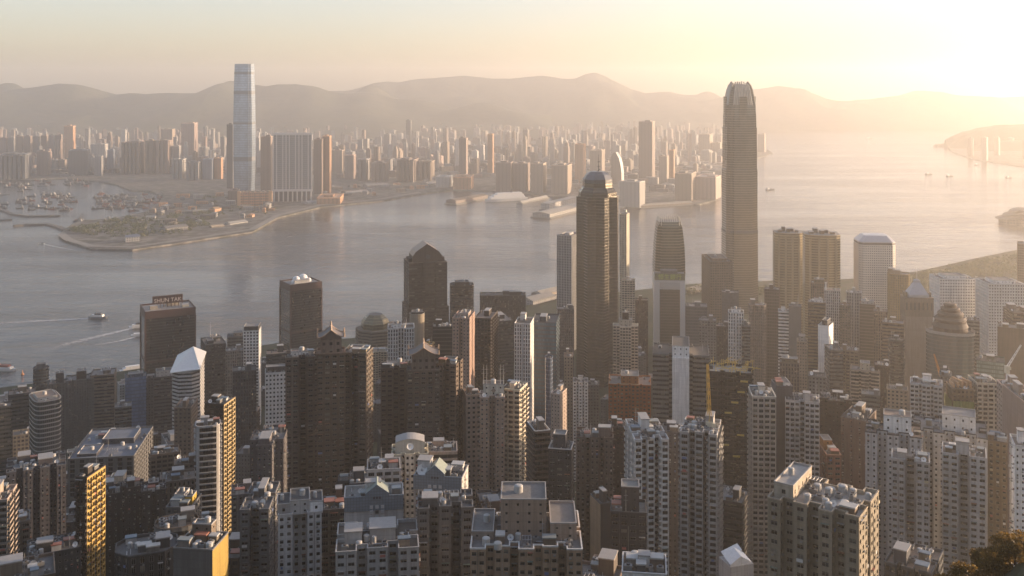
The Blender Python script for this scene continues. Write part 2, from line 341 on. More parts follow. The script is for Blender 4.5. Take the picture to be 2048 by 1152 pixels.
# hills
mat_hill = land_material('hillside_scrub', (.05, .06, .035), (.08, .075, .05), (.03, .04, .025), .0035)
def hill(name, prof, Y0, front, back, seed):
    rng = np.random.RandomState(seed)
    px, py = zip(*prof); X = np.linspace((min(px) - 1024) / F * Y0, (max(px) - 1024) / F * Y0, 260); hz = np.interp(X, [(a - 1024) / F * Y0 for a in px], [HC + (YH - b) / F * Y0 for b in py])
    T = np.linspace(-1, 1, 44); Z = np.zeros((260, 44)); Ys = np.zeros(44)
    amp = np.zeros((260, 44))
    for k in range(40):
        fx, fy, ph = rng.uniform(.001, .016), rng.uniform(-6, 6), rng.uniform(0, 6.28)
        amp += np.sin(X[:, None] * fx + T[None, :] * fy * 2 + ph) / (1 + fx * 500)
    for j, t_ in enumerate(T):
        Ys[j] = Y0 + (t_ * front if t_ < 0 else t_ * back); fall = (1 - abs(t_)) ** 1.15
        Z[:, j] = hz * fall + amp[:, j] * 52 * (1 - abs(t_)) * min(1, abs(t_) * 5 + .1)
    Z[:, 0] = -2; Z[:, -1] = -2
    P = np.zeros((260, 44, 3)); P[..., 0] = X[:, None]; P[..., 1] = Ys[None]; P[..., 2] = Z
    mb = MB(); mb.quads(np.stack([P[:-1, :-1], P[1:, :-1], P[1:, 1:], P[:-1, 1:]], axis=2).reshape(-1, 4, 3))
    o = mb.build(name, mat_hill); tag(o, kind='structure')
    for p in o.data.polygons: p.use_smooth = True
    return o
hill('hills', [(-420, 235), (-300, 212), (-100, 196), (0, 184), (45, 171), (85, 166), (120, 164), (160, 169), (200, 181), (232, 188), (262, 186), (292, 190), (340, 184), (400, 181), (435, 171), (462, 160), (492, 161), (530, 170), (555, 167), (590, 167), (625, 175), (655, 181), (720, 186), (820, 195), (960, 215), (1100, 235)], 9300, 1900, 1800, 3)
hill('hills', [(500, 225), (600, 195), (640, 184), (690, 178), (730, 170), (775, 164), (800, 166), (840, 158), (880, 151), (930, 150), (985, 155), (1020, 154), (1060, 149), (1085, 147), (1120, 150), (1150, 149), (1170, 143), (1190, 141), (1210, 147), (1235, 160), (1262, 176), (1290, 184), (1340, 181), (1400, 192), (1470, 215), (1540, 240)], 11200, 2200, 1800, 5)
hill('hills', [(1240, 262), (1300, 225), (1380, 200), (1440, 190), (1490, 183), (1530, 174), (1558, 171), (1590, 177), (1620, 186), (1650, 195), (1700, 200), (1740, 198), (1790, 192), (1850, 186), (1880, 187), (1930, 191), (1980, 193), (2060, 190), (2200, 192), (2420, 205)], 10400, 1250, 2200, 8)
# wooded hillock standing among the far towers, and the headland across the channel
hill('hills', [(1895, 300), (1915, 283), (1930, 272), (1955, 262), (1985, 258), (2020, 258), (2080, 252), (2200, 246), (2500, 250)], 6500, 330, 260, 13)

# foliage clumps: many small leaf faces spread through a crown's volume
def leaf_material(name, c0, c1):
    m, t, b = nodes(name); ge = N(t, 'ShaderNodeNewGeometry'); rp = ge.outputs['Random Per Island']
    t.links.new(mixc(t, rp, c0, c1), b.inputs['Base Color']); b.inputs['Roughness'].default_value = .6; b.inputs['Specular IOR Level'].default_value = .25
    try: b.inputs['Transmission Weight'].default_value = 0.0
    except Exception: pass
    return m
def leaves(mb, centre, rad, n, size, rng, mat=0):
    c = np.array(centre); d = rng.normal(size=(n, 3)); d /= np.linalg.norm(d, axis=1)[:, None]; r = rng.uniform(.35, 1, n) ** .5
    p = c + d * r[:, None] * np.array(rad); a = rng.normal(size=(n, 3)); a /= np.linalg.norm(a, axis=1)[:, None]; b = rng.normal(size=(n, 3)); b = np.cross(a, b); b /= np.linalg.norm(b, axis=1)[:, None]
    s = size * rng.uniform(.5, 1.3, n)[:, None]; P = np.stack([p - a * s, p - b * s * .5, p + a * s, p + b * s * .5], axis=1); mb.quads(P, mat)
# ------------------------------------------------------------------ colours of paint, stone and glass
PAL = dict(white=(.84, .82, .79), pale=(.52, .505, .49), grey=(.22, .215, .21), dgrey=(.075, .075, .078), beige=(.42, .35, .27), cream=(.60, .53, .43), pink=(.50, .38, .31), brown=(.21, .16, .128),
           dbrown=(.06, .041, .033), tan=(.25, .19, .135), orange=(.46, .19, .075), slate=(.09, .10, .12), blue=(.14, .19, .28), black=(.022, .022, .025), gold=(.40, .28, .14), ochre=(.62, .42, .19), green=(.10, .15, .10), mauve=(.16, .145, .15), maroon=(.07, .03, .028), teal=(.06, .10, .115))  # the brightest yellow here holds low sunlight in its colour
GL = dict(dark=(.011, .012, .014), blue=(.045, .06, .085), bronze=(.05, .04, .028), teal=(.03, .055, .065), grey=(.06, .064, .07), warm=(.03, .025, .02))
M_metal = flat((.35, .35, .36), .45, .6); M_dark = flat((.05, .05, .055), .6); M_white = flat((.7, .69, .67), .6, name='white_paint'); M_trim = flat((.30, .285, .27), .7, name='pale_render')
M_frame = flat((.3, .3, .3), .5, .3, name='window_frame'); M_tank = flat((.40, .39, .37), .7, name='tank_shell'); M_ac = flat((.20, .195, .185), .6, name='casing')
ROOFC = [(.10, .10, .10), (.14, .12, .10), (.24, .23, .22), (.33, .31, .29), (.18, .18, .18), (.30, .26, .22), (.27, .28, .27), (.36, .27, .21)]

# ------------------------------------------------------------------ footprints (counter-clockwise, local x = width, -y = front)
def bay_edge(L, n, nw, nd, step=0.0):
    """points along an edge of length L cut into n bays parted by n-1 notches; (t, inward)"""
    if n <= 1 or L < n * (nw + 2): return [(0, 0), (L, 0)]
    b = (L - (n - 1) * nw) / n; out = []; t = 0
    for i in range(n):
        ins = step if (step and i % 2) else 0
        out += [(t, ins), (t + b, ins)]; t += b
        if i < n - 1: out += [(t, nd + ins), (t + nw, nd + ins)]; t += nw
    if step and n > 1: pass
    return out
def plan(kind, w, d):
    hw, hd = w / 2, d / 2; a = kind.split(':'); k = a[0]; f = [float(v) for v in a[1:]]
    if k == 'rect': return [(-hw, -hd), (hw, -hd), (hw, hd), (-hw, hd)]
    if k == 'chamf':
        c = f[0] if f else 4
        return [(-hw + c, -hd), (hw - c, -hd), (hw, -hd + c), (hw, hd - c), (hw - c, hd), (-hw + c, hd), (-hw, hd - c), (-hw, -hd + c)]
    if k == 'round':
        n = int(f[0]) if f else 20; e = f[1] if len(f) > 1 else 2.0; out = []
        for i in range(n):
            t = 2 * math.pi * (i + .5) / n - math.pi / 2; c, s_ = math.cos(t), math.sin(t)
            out.append((hw * math.copysign(abs(c) ** (2 / e), c), hd * math.copysign(abs(s_) ** (2 / e), s_)))
        return out
    if k == 'cross':
        p, q = w * .28, d * .26
        return [(-hw + p, -hd), (hw - p, -hd), (hw - p, -hd + q), (hw, -hd + q), (hw, hd - q), (hw - p, hd - q), (hw - p, hd), (-hw + p, hd), (-hw + p, hd - q), (-hw, hd - q), (-hw, -hd + q), (-hw + p, -hd + q)]
    if k == 'bays':        # bays:front bays:side bays:notch width:notch depth:step
        nf, ns, nw, nd = int(f[0]), int(f[1]), f[2], f[3]; st = f[4] if len(f) > 4 else 0
        e = bay_edge(w, nf, nw, nd, st); g = bay_edge(d, ns, nw, nd * .7, 0)
        P = [(-hw + t, -hd + i) for t, i in e] + [(hw - i, -hd + t) for t, i in g] + [(hw - t, hd - i) for t, i in e] + [(-hw + i, hd - t) for t, i in g]
        out = []
        for p in P:
            if not out or math.hypot(p[0] - out[-1][0], p[1] - out[-1][1]) > .01: out.append(p)
        if math.hypot(out[0][0] - out[-1][0], out[0][1] - out[-1][1]) < .01: out.pop()
        return out
    if k == 'saw':         # saw-tooth front
        n = int(f[0]); dd = f[1]; out = []; b = w / n
        for i in range(n): out += [(-hw + i * b, -hd + dd), (-hw + i * b + b * .55, -hd)]
        out += [(hw, -hd + dd), (hw, hd), (-hw, hd)]
        return out
    if k == 'prow': return [(-hw, -hd * .5), (0, -hd), (hw, -hd * .5), (hw, hd), (-hw, hd)]
    if k == 'oct': return plan('chamf:%g' % (min(w, d) * .29), w, d)

STY = dict(resi=dict(cw=3.0, fh=3.1, ww=.5, wh=.47, sill=.3, rec=.28, kind='grid'), resi2=dict(cw=4.2, fh=3.1, ww=.62, wh=.45, sill=.32, rec=.3, kind='grid'), small=dict(cw=2.6, fh=3.0, ww=.36, wh=.4, sill=.35, rec=.25, kind='grid'),
           grid=dict(cw=3.2, fh=3.6, ww=.62, wh=.58, sill=.2, rec=.7, kind='grid'), round=dict(cw=3.1, fh=3.6, ww=.55, wh=.48, sill=.26, rec=.7, kind='grid'), slot=dict(cw=2.4, fh=3.4, ww=.5, wh=.8, sill=.1, rec=.5, kind='grid'),
           band=dict(fh=3.7, wh=.5, sill=.25, proj=.35, kind='band'), slab=dict(fh=3.2, wh=.68, sill=.12, proj=1.1, kind='band'), balc=dict(cw=3.6, fh=3.1, ww=.74, wh=.62, sill=.12, rec=.6, kind='grid', balc=1.2), fins=dict(cw=3.0, proj=.7, kind='fins'),
           glass=dict(kind='glass'), plain=dict(kind='plain'))

def facade(mb, p0, p1, z0, z1, st, front, wins=None, mg=1, flip=0):
    """one wall from p0 to p1; outward is to the right of the direction of travel"""
    d = Vector((p1[0] - p0[0], p1[1] - p0[1])); L = d.length
    if L < 1e-3: return
    d /= L; nx, ny = d.y, -d.x; H = z1 - z0; kind = st['kind']
    def pt(u, o, z):
        u, o, z = np.broadcast_arrays(np.asarray(u, float), np.asarray(o, float), np.asarray(z, float))
        return np.stack([p0[0] + d.x * u + nx * o, p0[1] + d.y * u + ny * o, z], axis=-1)
    def q(u0, u1, za, zb, o0=0.0, o1=None, mat=0, cell=None):
        u0, u1, za, zb, oo = np.broadcast_arrays(*[np.asarray(v, float).ravel() for v in (u0, u1, za, zb, o0)]); o1_ = oo if o1 is None else np.broadcast_to(np.asarray(o1, float), oo.shape)
        P = np.stack([pt(u0, oo, za), pt(u1, o1_, za), pt(u1, o1_, zb), pt(u0, oo, zb)], axis=1)
        if cell is None: U = np.stack([np.stack([u0, za], -1), np.stack([u1, za], -1), np.stack([u1, zb], -1), np.stack([u0, zb], -1)], axis=1)
        else:
            cu, cv = cell; e = .01; U = np.stack([np.stack([cu + e, cv + e], -1), np.stack([cu + 1 - e, cv + e], -1), np.stack([cu + 1 - e, cv + 1 - e], -1), np.stack([cu + e, cv + 1 - e], -1)], axis=1)
        mb.quads(P, mat, U)
    def hq(u0, u1, z, oa, ob, mat=0):       # horizontal strip from offset oa to ob
        u0, u1, z = np.broadcast_arrays(*[np.asarray(v, float).ravel() for v in (u0, u1, z)])
        mb.quads(np.stack([pt(u0, oa, z), pt(u1, oa, z), pt(u1, ob, z), pt(u0, ob, z)], axis=1), mat)
    if kind == 'glass': q(0, L, z0, z1, mat=mg); return
    if kind == 'plain' or not front or L < 1.6: q(0, L, z0, z1); return
    if kind == 'fins':
        q(0, L, z0, z1, mat=mg); n = max(1, round(L / st['cw'])); u = (np.arange(n + 1)) * L / n; hw = .28; pr = st['proj']; u = np.clip(u, hw, L - hw)
        q(u - hw, u + hw, z0, z1, pr); q(u - hw, u - hw, z0, z1, 0, pr); q(u + hw, u + hw, z0, z1, pr, 0); hq(u - hw, u + hw, z1, pr, 0); return
    fh = st['fh']; nr = max(1, int(round((H - .6) / fh))); f = (H - .6) / nr; r = np.arange(nr); zb = z0 + r * f + f * st['sill']; zt = zb + f * st['wh']
    if kind == 'band':
        pr = st['proj']; sa = np.concatenate([[z0], zt]); sb = np.concatenate([zb, [z1]]); q(0, L, sa, sb, pr); hq(0, L, sb[:-1], pr, -.15); hq(0, L, sa[1:], -.15, pr); q(0, 0, sa, sb, 0, pr); q(L, L, sa, sb, pr, 0)
        n = max(1, round(L / 3.2)); e = np.arange(n) * L / n; U0, ZB = np.meshgrid(e, zb); CU, CV = np.meshgrid(np.arange(n), r)
        q(U0.ravel(), U0.ravel() + L / n, ZB.ravel(), ZB.ravel() + f * st['wh'], -.15, mat=mg, cell=(CU.ravel() + 3 * flip, CV.ravel())); return
    nc = max(1, round(L / st['cw'])); c = L / nc; hw = c * st['ww'] / 2; uc = (np.arange(nc) + .5) * c; cols = np.arange(nc)
    if st.get('skip') and nc > 3: keep = (cols % st['skip']) != st['skip'] - 1; uc = uc[keep]; cols = cols[keep]
    if st.get('pair') and nc > 3: uc = uc + np.where(cols % 2 == 0, 1, -1) * c * (1 - st['ww']) * .36
    sa = np.concatenate([[z0], zt]); sb = np.concatenate([zb, [z1]]); q(0, L, sa, sb)
    ea = np.concatenate([[0], uc + hw]); eb = np.concatenate([uc - hw, [L]]); EA, ZB = np.meshgrid(ea, zb); EB, ZT = np.meshgrid(eb, zt); q(EA.ravel(), EB.ravel(), ZB.ravel(), ZT.ravel())
    UC, ZB = np.meshgrid(uc, zb); CU, CV = np.meshgrid(cols, r); UC, ZB = UC.ravel(), ZB.ravel(); ZT = ZB + f * st['wh']; rec = st['rec']; a, b = UC - hw, UC + hw
    hq(a, b, ZB, 0, -rec); hq(a, b, ZT, -rec, 0); q(a, a, ZB, ZT, 0, -rec); q(b, b, ZB, ZT, -rec, 0)
    if st.get('balc') and L > 5:
        m = (CU.ravel() % 2 == flip % 2) | (nc < 3); pr = st['balc']; x0, x1, y0 = UC[m] - c * .48, UC[m] + c * .48, ZB[m] - f * .12; y1 = y0 + f * .36
        q(x0, x1, y0, y1, pr); q(x0, x0, y0, y1, 0, pr); q(x1, x1, y0, y1, pr, 0); hq(x0, x1, y0, 0, pr); hq(x0, x1, y0 + .2, pr - .1, 0)
    if st.get('ledge'):
        pr = st['ledge']; m = np.ones(len(UC), bool); x0, x1, y0 = a - .15, b + .15, ZT; q(x0, x1, y0, y0 + .35, pr); hq(x0, x1, y0, 0, pr); hq(x0, x1, y0 + .35, pr, 0); q(x0, x0, y0, y0 + .35, 0, pr); q(x1, x1, y0, y0 + .35, pr, 0)
    if wins is None: q(a, b, ZB, ZT, -rec, mat=mg, cell=(CU.ravel() + 50 * flip, CV.ravel()))
    else:
        ang = math.atan2(d.y, d.x); P = pt(UC, -rec, ZB)
        for k in range(len(UC)): wins.append((P[k], ang, 2 * hw, f * st['wh'], front))

_wm = {}
def window_mesh(wd, ht, gm):
    k = (round(wd, 1), round(ht, 1), gm.name)
    if k not in _wm:
        mb = MB(); h = wd / 2
        mb.quads([[(-h, 0, 0), (h, 0, 0), (h, 0, ht), (-h, 0, ht)]], 0, [[(0, 0), (1, 0), (1, 1), (0, 1)]])
        n = max(1, round(wd / 1.1)); t = .06
        bars = [(-h, -h + t), (h - t, h)] + [(-h + wd * i / n - t / 2, -h + wd * i / n + t / 2) for i in range(1, n)]
        for x0, x1 in bars: mb.quads([[(x0, -.06, 0), (x1, -.06, 0), (x1, -.06, ht), (x0, -.06, ht)], [(x0, -.06, 0), (x0, -.06, ht), (x0, 0, ht), (x0, 0, 0)], [(x1, -.06, ht), (x1, -.06, 0), (x1, 0, 0), (x1, 0, ht)]], 1)
        for z0, z1 in ((0, t), (ht - t, ht), (ht * .68, ht * .68 + t * .8)): mb.quads([[(-h, -.05, z0), (h, -.05, z0), (h, -.05, z1), (-h, -.05, z1)]], 1)
        _wm[k] = mb.data('window', [gm, M_frame])
    return _wm[k]

def part_box(name, root, x, y, z0, z1, wx, wy, mat, rz=0.0, trim=None, roof=None):
    mb = MB(); mb.box(x, y, z0, z1, wx, wy, 0, rz)
    if trim is not None:
        mb.box(x, y, z1 + .002, z1 + .5, wx + .5, wy + .5, 1, rz); return mb.build(name, [mat, trim], root)
    return mb.build(name, mat, root)
def dish(root, x, y, z, r, az, mat=None):
    mb = MB(); n, rg = 14, 4; P = []
    for k in range(rg + 1):
        t = k / rg; P.append([(r * t * math.cos(2 * math.pi * i / n), -r * .35 * (t * t - .4) - .5, r * t * math.sin(2 * math.pi * i / n)) for i in range(n)])
    for k in range(rg):
        for i in range(n):
            j = (i + 1) % n; mb.quads([[P[k][i], P[k][j], P[k + 1][j], P[k + 1][i]]])
    mb.tube((0, -r * .1, 0), (0, -r * .9, 0), r * .05)
    o = mb.build('satellite_dish', mat or M_white, root); mb = MB(); mb.tube((0, 0, -r * 1.05), (0, 0, 0), r * .12); mb.build('stand', M_metal, o); o.location = (x, y, z + r * 1.05); o.rotation_euler = (math.radians(-28), 0, az); return o
def mast(root, x, y, z, h, r=.25, name='antenna', mat=None):
    mb = MB(); mb.tube((x, y, z), (x, y, z + h), r, r * .4); 
    for k in (.55, .75): mb.tube((x - h * .09, y, z + h * k), (x + h * .09, y, z + h * k), r * .4)
    return mb.build(name, mat or M_metal, root)
def tank(root, x, y, z, r, h, mat=None):
    mb = MB(); mb.tube((x, y, z), (x, y, z + h), r, r, 12); mb.dome((x, y, z + h), r, r * .3, 12, 3); return mb.build('water_tank', mat or M_tank, root)
def cooling(root, x, y, z, w_, d_, h, rz=0):
    mb = MB(); mb.box(x, y, z + .3, z + h, w_, d_, 0, rz); mb.tube((x, y, z + h), (x, y, z + h + .5), min(w_, d_) * .36, None, 10, 1); return mb.build('cooling_unit', [M_ac, M_dark], root)

def inside(poly, x, y):
    c = False; n = len(poly)
    for i in range(n):
        (x1, y1), (x2, y2) = poly[i], poly[(i + 1) % n]
        if (y1 > y) != (y2 > y) and x < (x2 - x1) * (y - y1) / (y2 - y1) + x1: c = not c
    return c
def ring(poly, inset):
    """poly moved inwards by inset (mitred)"""
    n = len(poly); out = []
    for i in range(n):
        a, b, c = Vector(poly[i - 1]), Vector(poly[i]), Vector(poly[(i + 1) % n]); d1, d2 = (b - a).normalized(), (c - b).normalized(); n1, n2 = Vector((-d1.y, d1.x)), Vector((-d2.y, d2.x))
        m = (n1 + n2); k = max(.35, 1 + n1.dot(n2)); out.append(tuple(b + m * (inset / k)))
    return out

BUILT = []           # every near tower: (left px, right px, top px, bottom px, depth, label)
ROOTS = []
def tower(x0, x1, yt, Y, yb, label, rel=0, s=None, pl='rect', sty='resi', wall='grey', glass='dark', d=None, near=None, roof=None, clutter=1.0, name='tower_block', cat='tower', parapet=1.2, trim=None, core=None, mat=None, gmat=None, ztop=None, group=None, stack=None, endw=None, **kw):
    rng = random.Random(hash((x0, yt, Y)) & 0xffff)
    W = (x1 - x0) / F * Y; px = (x0 + x1) / 2; c = at(px, yt, Y); rr = math.radians(rel)
    if s is None: s = .28 if abs(rel) > 4 else 0
    if abs(rel) > 4: wd = (1 - s) * W / math.cos(rr); dp = s * W / abs(math.sin(rr))
    else: wd = W; dp = d or min(max(W * .8, 14), 34)
    if d and abs(rel) > 4: dp = d
    yf = Y - dp * .35; zt = HC - (yt - YH) / F * yf; gz = min(ground(c.x, Y - dp / 2), ground(c.x, Y + dp / 2)) - 1.5
    head = -math.atan2(c.x, Y) + rr
    root = empty(name, (c.x, c.y, gz), head); tag(root, label, cat, group)
    H = zt - gz; poly = plan(pl, wd, dp); st = dict(STY[sty]); st.update(kw); wc = PAL[wall] if isinstance(wall, str) else wall; wm = mat or wallmat(wc); gc = GL[glass] if isinstance(glass, str) else glass
    gm = gmat or (glassmat(gc) if st['kind'] in ('grid', 'band') else curtainmat(gc, tuple(x * .5 for x in wc), wx=1.6, fh=3.8))
    if near is None: near = Y < 640
    wins = [] if near and st['kind'] == 'grid' else None
    mb = MB(); n = len(poly); vx, vy = -c.x, -c.y; ch, sh = math.cos(-head), math.sin(-head); lv = Vector((vx * ch - vy * sh, vx * sh + vy * ch)).normalized()
    zseg = [(0, H)] if not stack else stack(H)
    eb = MB()
    for i in range(n):
        a, b = poly[i], poly[(i + 1) % n]; dv = Vector((b[0] - a[0], b[1] - a[1])); L = dv.length
        nn = Vector((dv.y, -dv.x)) / max(L, 1e-6); fr = nn.dot(lv)
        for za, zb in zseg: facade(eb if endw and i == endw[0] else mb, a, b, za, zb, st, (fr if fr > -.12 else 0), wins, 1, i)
    roofz = H - parapet; mr = roof or roofmat(ROOFC[rng.randrange(len(ROOFC))])
    mb.build('wall', [wm, gm], root)
    if endw: eb.build('end_wall', [wallmat(PAL[endw[1]]), gm], root)  # one side in its own colour; on the gold ones sunlight is put in
    rb = MB(); rb.poly([(x, y, roofz) for x, y in ring(poly, .02)]); rb.build('roof', mr, root)
    if parapet > .5:
        inn = ring(poly, .35); out = ring(poly, -.12); pb = MB()
        for i in range(n):
            j = (i + 1) % n
            pb.quads([[(*out[i], H - .35), (*out[j], H - .35), (*out[j], H + .12), (*out[i], H + .12)], [(*out[i], H + .12), (*out[j], H + .12), (*inn[j], H + .12), (*inn[i], H + .12)], [(*inn[j], roofz), (*inn[i], roofz), (*inn[i], H + .12), (*inn[j], H + .12)]])
        pb.build('parapet', wallmat(PAL[trim] if trim else tuple(min(.75, x * 1.25 + .03) for x in wc)), root)
    if wins:
        pg = panemat(gc); ch_ = sorted(range(len(wins)), key=lambda k: (-(wins[k][0][2]) - 40 * wins[k][4])); first = [k for k in ch_ if wins[k][4] > .15][:100]; fs = set(first)
        for k in first:
            P, ang, w_, h_, _ = wins[k]; o = bpy.data.objects.new('window', window_mesh(w_, h_, pg)); COL.objects.link(o); o.parent = root
            o.location = P; o.rotation_euler = (0, 0, ang)
        rest = MB(); 
        for k in range(len(wins)):
            if k in fs: continue
            P, ang, w_, h_, _ = wins[k]; ux, uy = math.cos(ang) * w_ / 2, math.sin(ang) * w_ / 2
            rest.quads([[(P[0] - ux, P[1] - uy, P[2]), (P[0] + ux, P[1] + uy, P[2]), (P[0] + ux, P[1] + uy, P[2] + h_), (P[0] - ux, P[1] - uy, P[2] + h_)]], 0, [[(k + .01, .01), (k + .99, .01), (k + .99, .99), (k + .01, .99)]])
        if rest.q: rest.build('window', glassmat(gc), root, 'stuff')
        ab = MB(); wb = MB(); lb_ = MB()
        for k in range(len(wins)):
            if rng.random() < .22:
                P, ang, w_, h_, _ = wins[k]; u = rng.uniform(-.3, .3) * w_; x, y = P[0] + math.cos(ang) * u + math.sin(ang) * (st['rec'] + .3), P[1] + math.sin(ang) * u - math.cos(ang) * (st['rec'] + .3)
                ab.box(x, y, P[2] - .75, P[2] - .2, .8, .5, 0, ang)
        for k in range(len(wins)):
            if rng.random() < .09:
                P, ang, w_, h_, _ = wins[k]; sx_, sy_ = math.sin(ang), -math.cos(ang); x, y = P[0] + sx_ * (st['rec'] + .4), P[1] + sy_ * (st['rec'] + .4); wb.box(x, y, P[2] + h_ + .02, P[2] + h_ + .22, w_ * 1.15, .9, rng.randrange(3), ang)
            if rng.random() < .05:
                P, ang, w_, h_, _ = wins[k]; sx_, sy_ = math.sin(ang), -math.cos(ang); x, y = P[0] + sx_ * (st['rec'] + .55), P[1] + sy_ * (st['rec'] + .55); lb_.box(x, y, P[2] - .9, P[2] + .1, w_ * rng.uniform(.5, 1), .12, rng.randrange(4), ang)
        if wb.q: wb.build('awning', [M_trim, flat((.10, .14, .12), .7), flat((.22, .09, .06), .7)], root, 'stuff')
        if lb_.q: lb_.build('laundry', [flat((.55, .54, .52), .9, name='cloth'), flat((.12, .16, .3), .9, name='cloth'), flat((.36, .12, .1), .9, name='cloth'), flat((.4, .36, .25), .9, name='cloth')], root, 'stuff')
        pp_ = MB()
        for i in range(n):
            a, b = poly[i], poly[(i + 1) % n]; dv = Vector((b[0] - a[0], b[1] - a[1])); L = dv.length
            if L < 4.5: continue
            dv /= L; nn = Vector((dv.y, -dv.x))
            if nn.dot(lv) < .05: continue
            nc_ = max(1, round(L / st['cw'])); 
            for k in range(1, nc_):
                if rng.random() < .3: u = L * k / nc_ + rng.uniform(-.1, .1); x, y = a[0] + dv.x * u + nn.x * .09, a[1] + dv.y * u + nn.y * .09; pp_.box(x, y, rng.choice([0, 0, H * .3]), H - rng.choice([.5, .5, 6]), .16, .16, rng.randrange(2), math.atan2(dv.y, dv.x))
        if pp_.q: pp_.build('drain_pipe', [M_trim, flat((.12, .11, .10), .7, name='pipe_paint')], root, 'stuff')
        if ab.q: ab.build('air_conditioner', M_ac, root, 'stuff')
    # ---- what stands on the roof
    rmat = wallmat(tuple(x * 1.05 for x in wc)); free = []
    def spot(m):
        for _ in range(12):
            x, y = rng.uniform(-wd / 2 + m, wd / 2 - m), rng.uniform(-dp / 2 + m, dp / 2 - m)
            if inside(poly, x, y) and all(abs(x - a) > p_ or abs(y - b) > q_ for a, b, p_, q_ in free): return x, y
        return None
    if core:
        for cf in (core if isinstance(core, list) else [core]):
            fx, fy, fw, fd, h = cf[:5]; cw_ = cf[5] if len(cf) > 5 else None
            x, y = fx * wd / 2, fy * dp / 2; mm = wallmat(PAL[cw_]) if cw_ else rmat; bx_w, bx_d = fw * wd, fd * dp
            cb = MB(); pp = [(x - bx_w / 2, y - bx_d / 2), (x + bx_w / 2, y - bx_d / 2), (x + bx_w / 2, y + bx_d / 2), (x - bx_w / 2, y + bx_d / 2)]
            for i in range(4): facade(cb, pp[i], pp[(i + 1) % 4], roofz + .01, roofz + h, dict(kind='grid', cw=4.5, fh=3.4, ww=.2, wh=.3, sill=.4, rec=.2), 1 if i in (0, 1, 3) else 0)
            cb.poly([(a, b, roofz + h - .6) for a, b in ring(pp, .02)], 2)
            io, ii = ring(pp, -.1), ring(pp, .3)
            for i in range(4):
                j = (i + 1) % 4; cb.quads([[(*io[i], roofz + h - .3), (*io[j], roofz + h - .3), (*io[j], roofz + h + .1), (*io[i], roofz + h + .1)], [(*io[i], roofz + h + .1), (*io[j], roofz + h + .1), (*ii[j], roofz + h + .1), (*ii[i], roofz + h + .1)], [(*ii[j], roofz + h - .6), (*ii[i], roofz + h - .6), (*ii[i], roofz + h + .1), (*ii[j], roofz + h + .1)]], 3)
            mrm = cb.build('machine_room', [mm, glassmat(gc), mr, M_trim], root); free.append((x, y, bx_w / 2 + 1, bx_d / 2 + 1))
            if clutter > .3 and rng.random() < .6: tank(mrm, x + rng.uniform(-.2, .2) * bx_w, y, roofz + h - .6, min(1.6, bx_w * .15), 2.2)
    elif clutter > 0:
        for k in range(1 if wd < 26 else 2):
            ww_, dd_ = wd * rng.uniform(.2, .34), dp * rng.uniform(.25, .4); sp = spot(max(ww_, dd_) / 2 + .8)
            if sp is None: sp = (0, dp * .1) if not free and inside(poly, 0, dp * .1) else None
            if sp: part_box('machine_room', root, sp[0], sp[1], roofz + .01, roofz + rng.uniform(3, 6.5), ww_, dd_, rmat, 0, M_trim); free.append((sp[0], sp[1], ww_ / 2 + 1, dd_ / 2 + 1))
    if clutter > 0 and Y < 760:
        for k in range(rng.randint(1, 3)):
            sp = spot(2.5)
            if sp: part_box('roof_hut', root, sp[0], sp[1], roofz + .005, roofz + rng.uniform(2.2, 3), rng.uniform(2.5, 5), rng.uniform(2.2, 4), wallmat(rng.choice([PAL['grey'], PAL['beige'], PAL['tan'], PAL['pale']])), 0, flat(rng.choice([(.3, .12, .08), (.2, .22, .22), (.4, .39, .37), (.12, .16, .2)]), .6, name='sheet_roof')); free.append((sp[0], sp[1], 3, 3))
        db = MB(); ns = 0
        for k in range(rng.randint(3, 6)):
            sp = spot(1.5)
            if not sp: continue
            L_ = rng.uniform(3, 9); ax = rng.random() < .5; e_ = (sp[0] + L_, sp[1]) if ax else (sp[0], sp[1] + L_)
            if not inside(poly, *e_): continue
            zz = roofz + rng.uniform(.3, .7); db.tube((sp[0], sp[1], zz), (e_[0], e_[1], zz), rng.uniform(.12, .35), None, 6); db.tube((e_[0], e_[1], zz), (e_[0], e_[1], zz + rng.uniform(.5, 2)), .15, None, 6); ns += 1
        if ns: db.build('pipework', M_metal, root, 'stuff')
    if clutter > 0:
        for k in range(int(rng.randint(2, 4) * clutter * (1.8 if Y < 760 else 1))):
            sp = spot(2)
            if sp:
                if rng.random() < .35: tank(root, sp[0], sp[1], roofz, rng.uniform(.9, 1.5), rng.uniform(1.6, 2.6))
                else: cooling(root, sp[0], sp[1], roofz, rng.uniform(1.4, 3), rng.uniform(1.2, 2.4), rng.uniform(1.2, 2.2))
                free.append((sp[0], sp[1], 2, 2))
        if rng.random() < .45 * clutter:
            sp = spot(1.5)
            if sp: mast(root, sp[0], sp[1], roofz, rng.uniform(5, 11), .18)
        if rng.random() < .3 * clutter:
            sp = spot(2)
            if sp: dish(root, sp[0], sp[1], roofz, rng.uniform(1.0, 1.6), rng.uniform(-.6, .6))
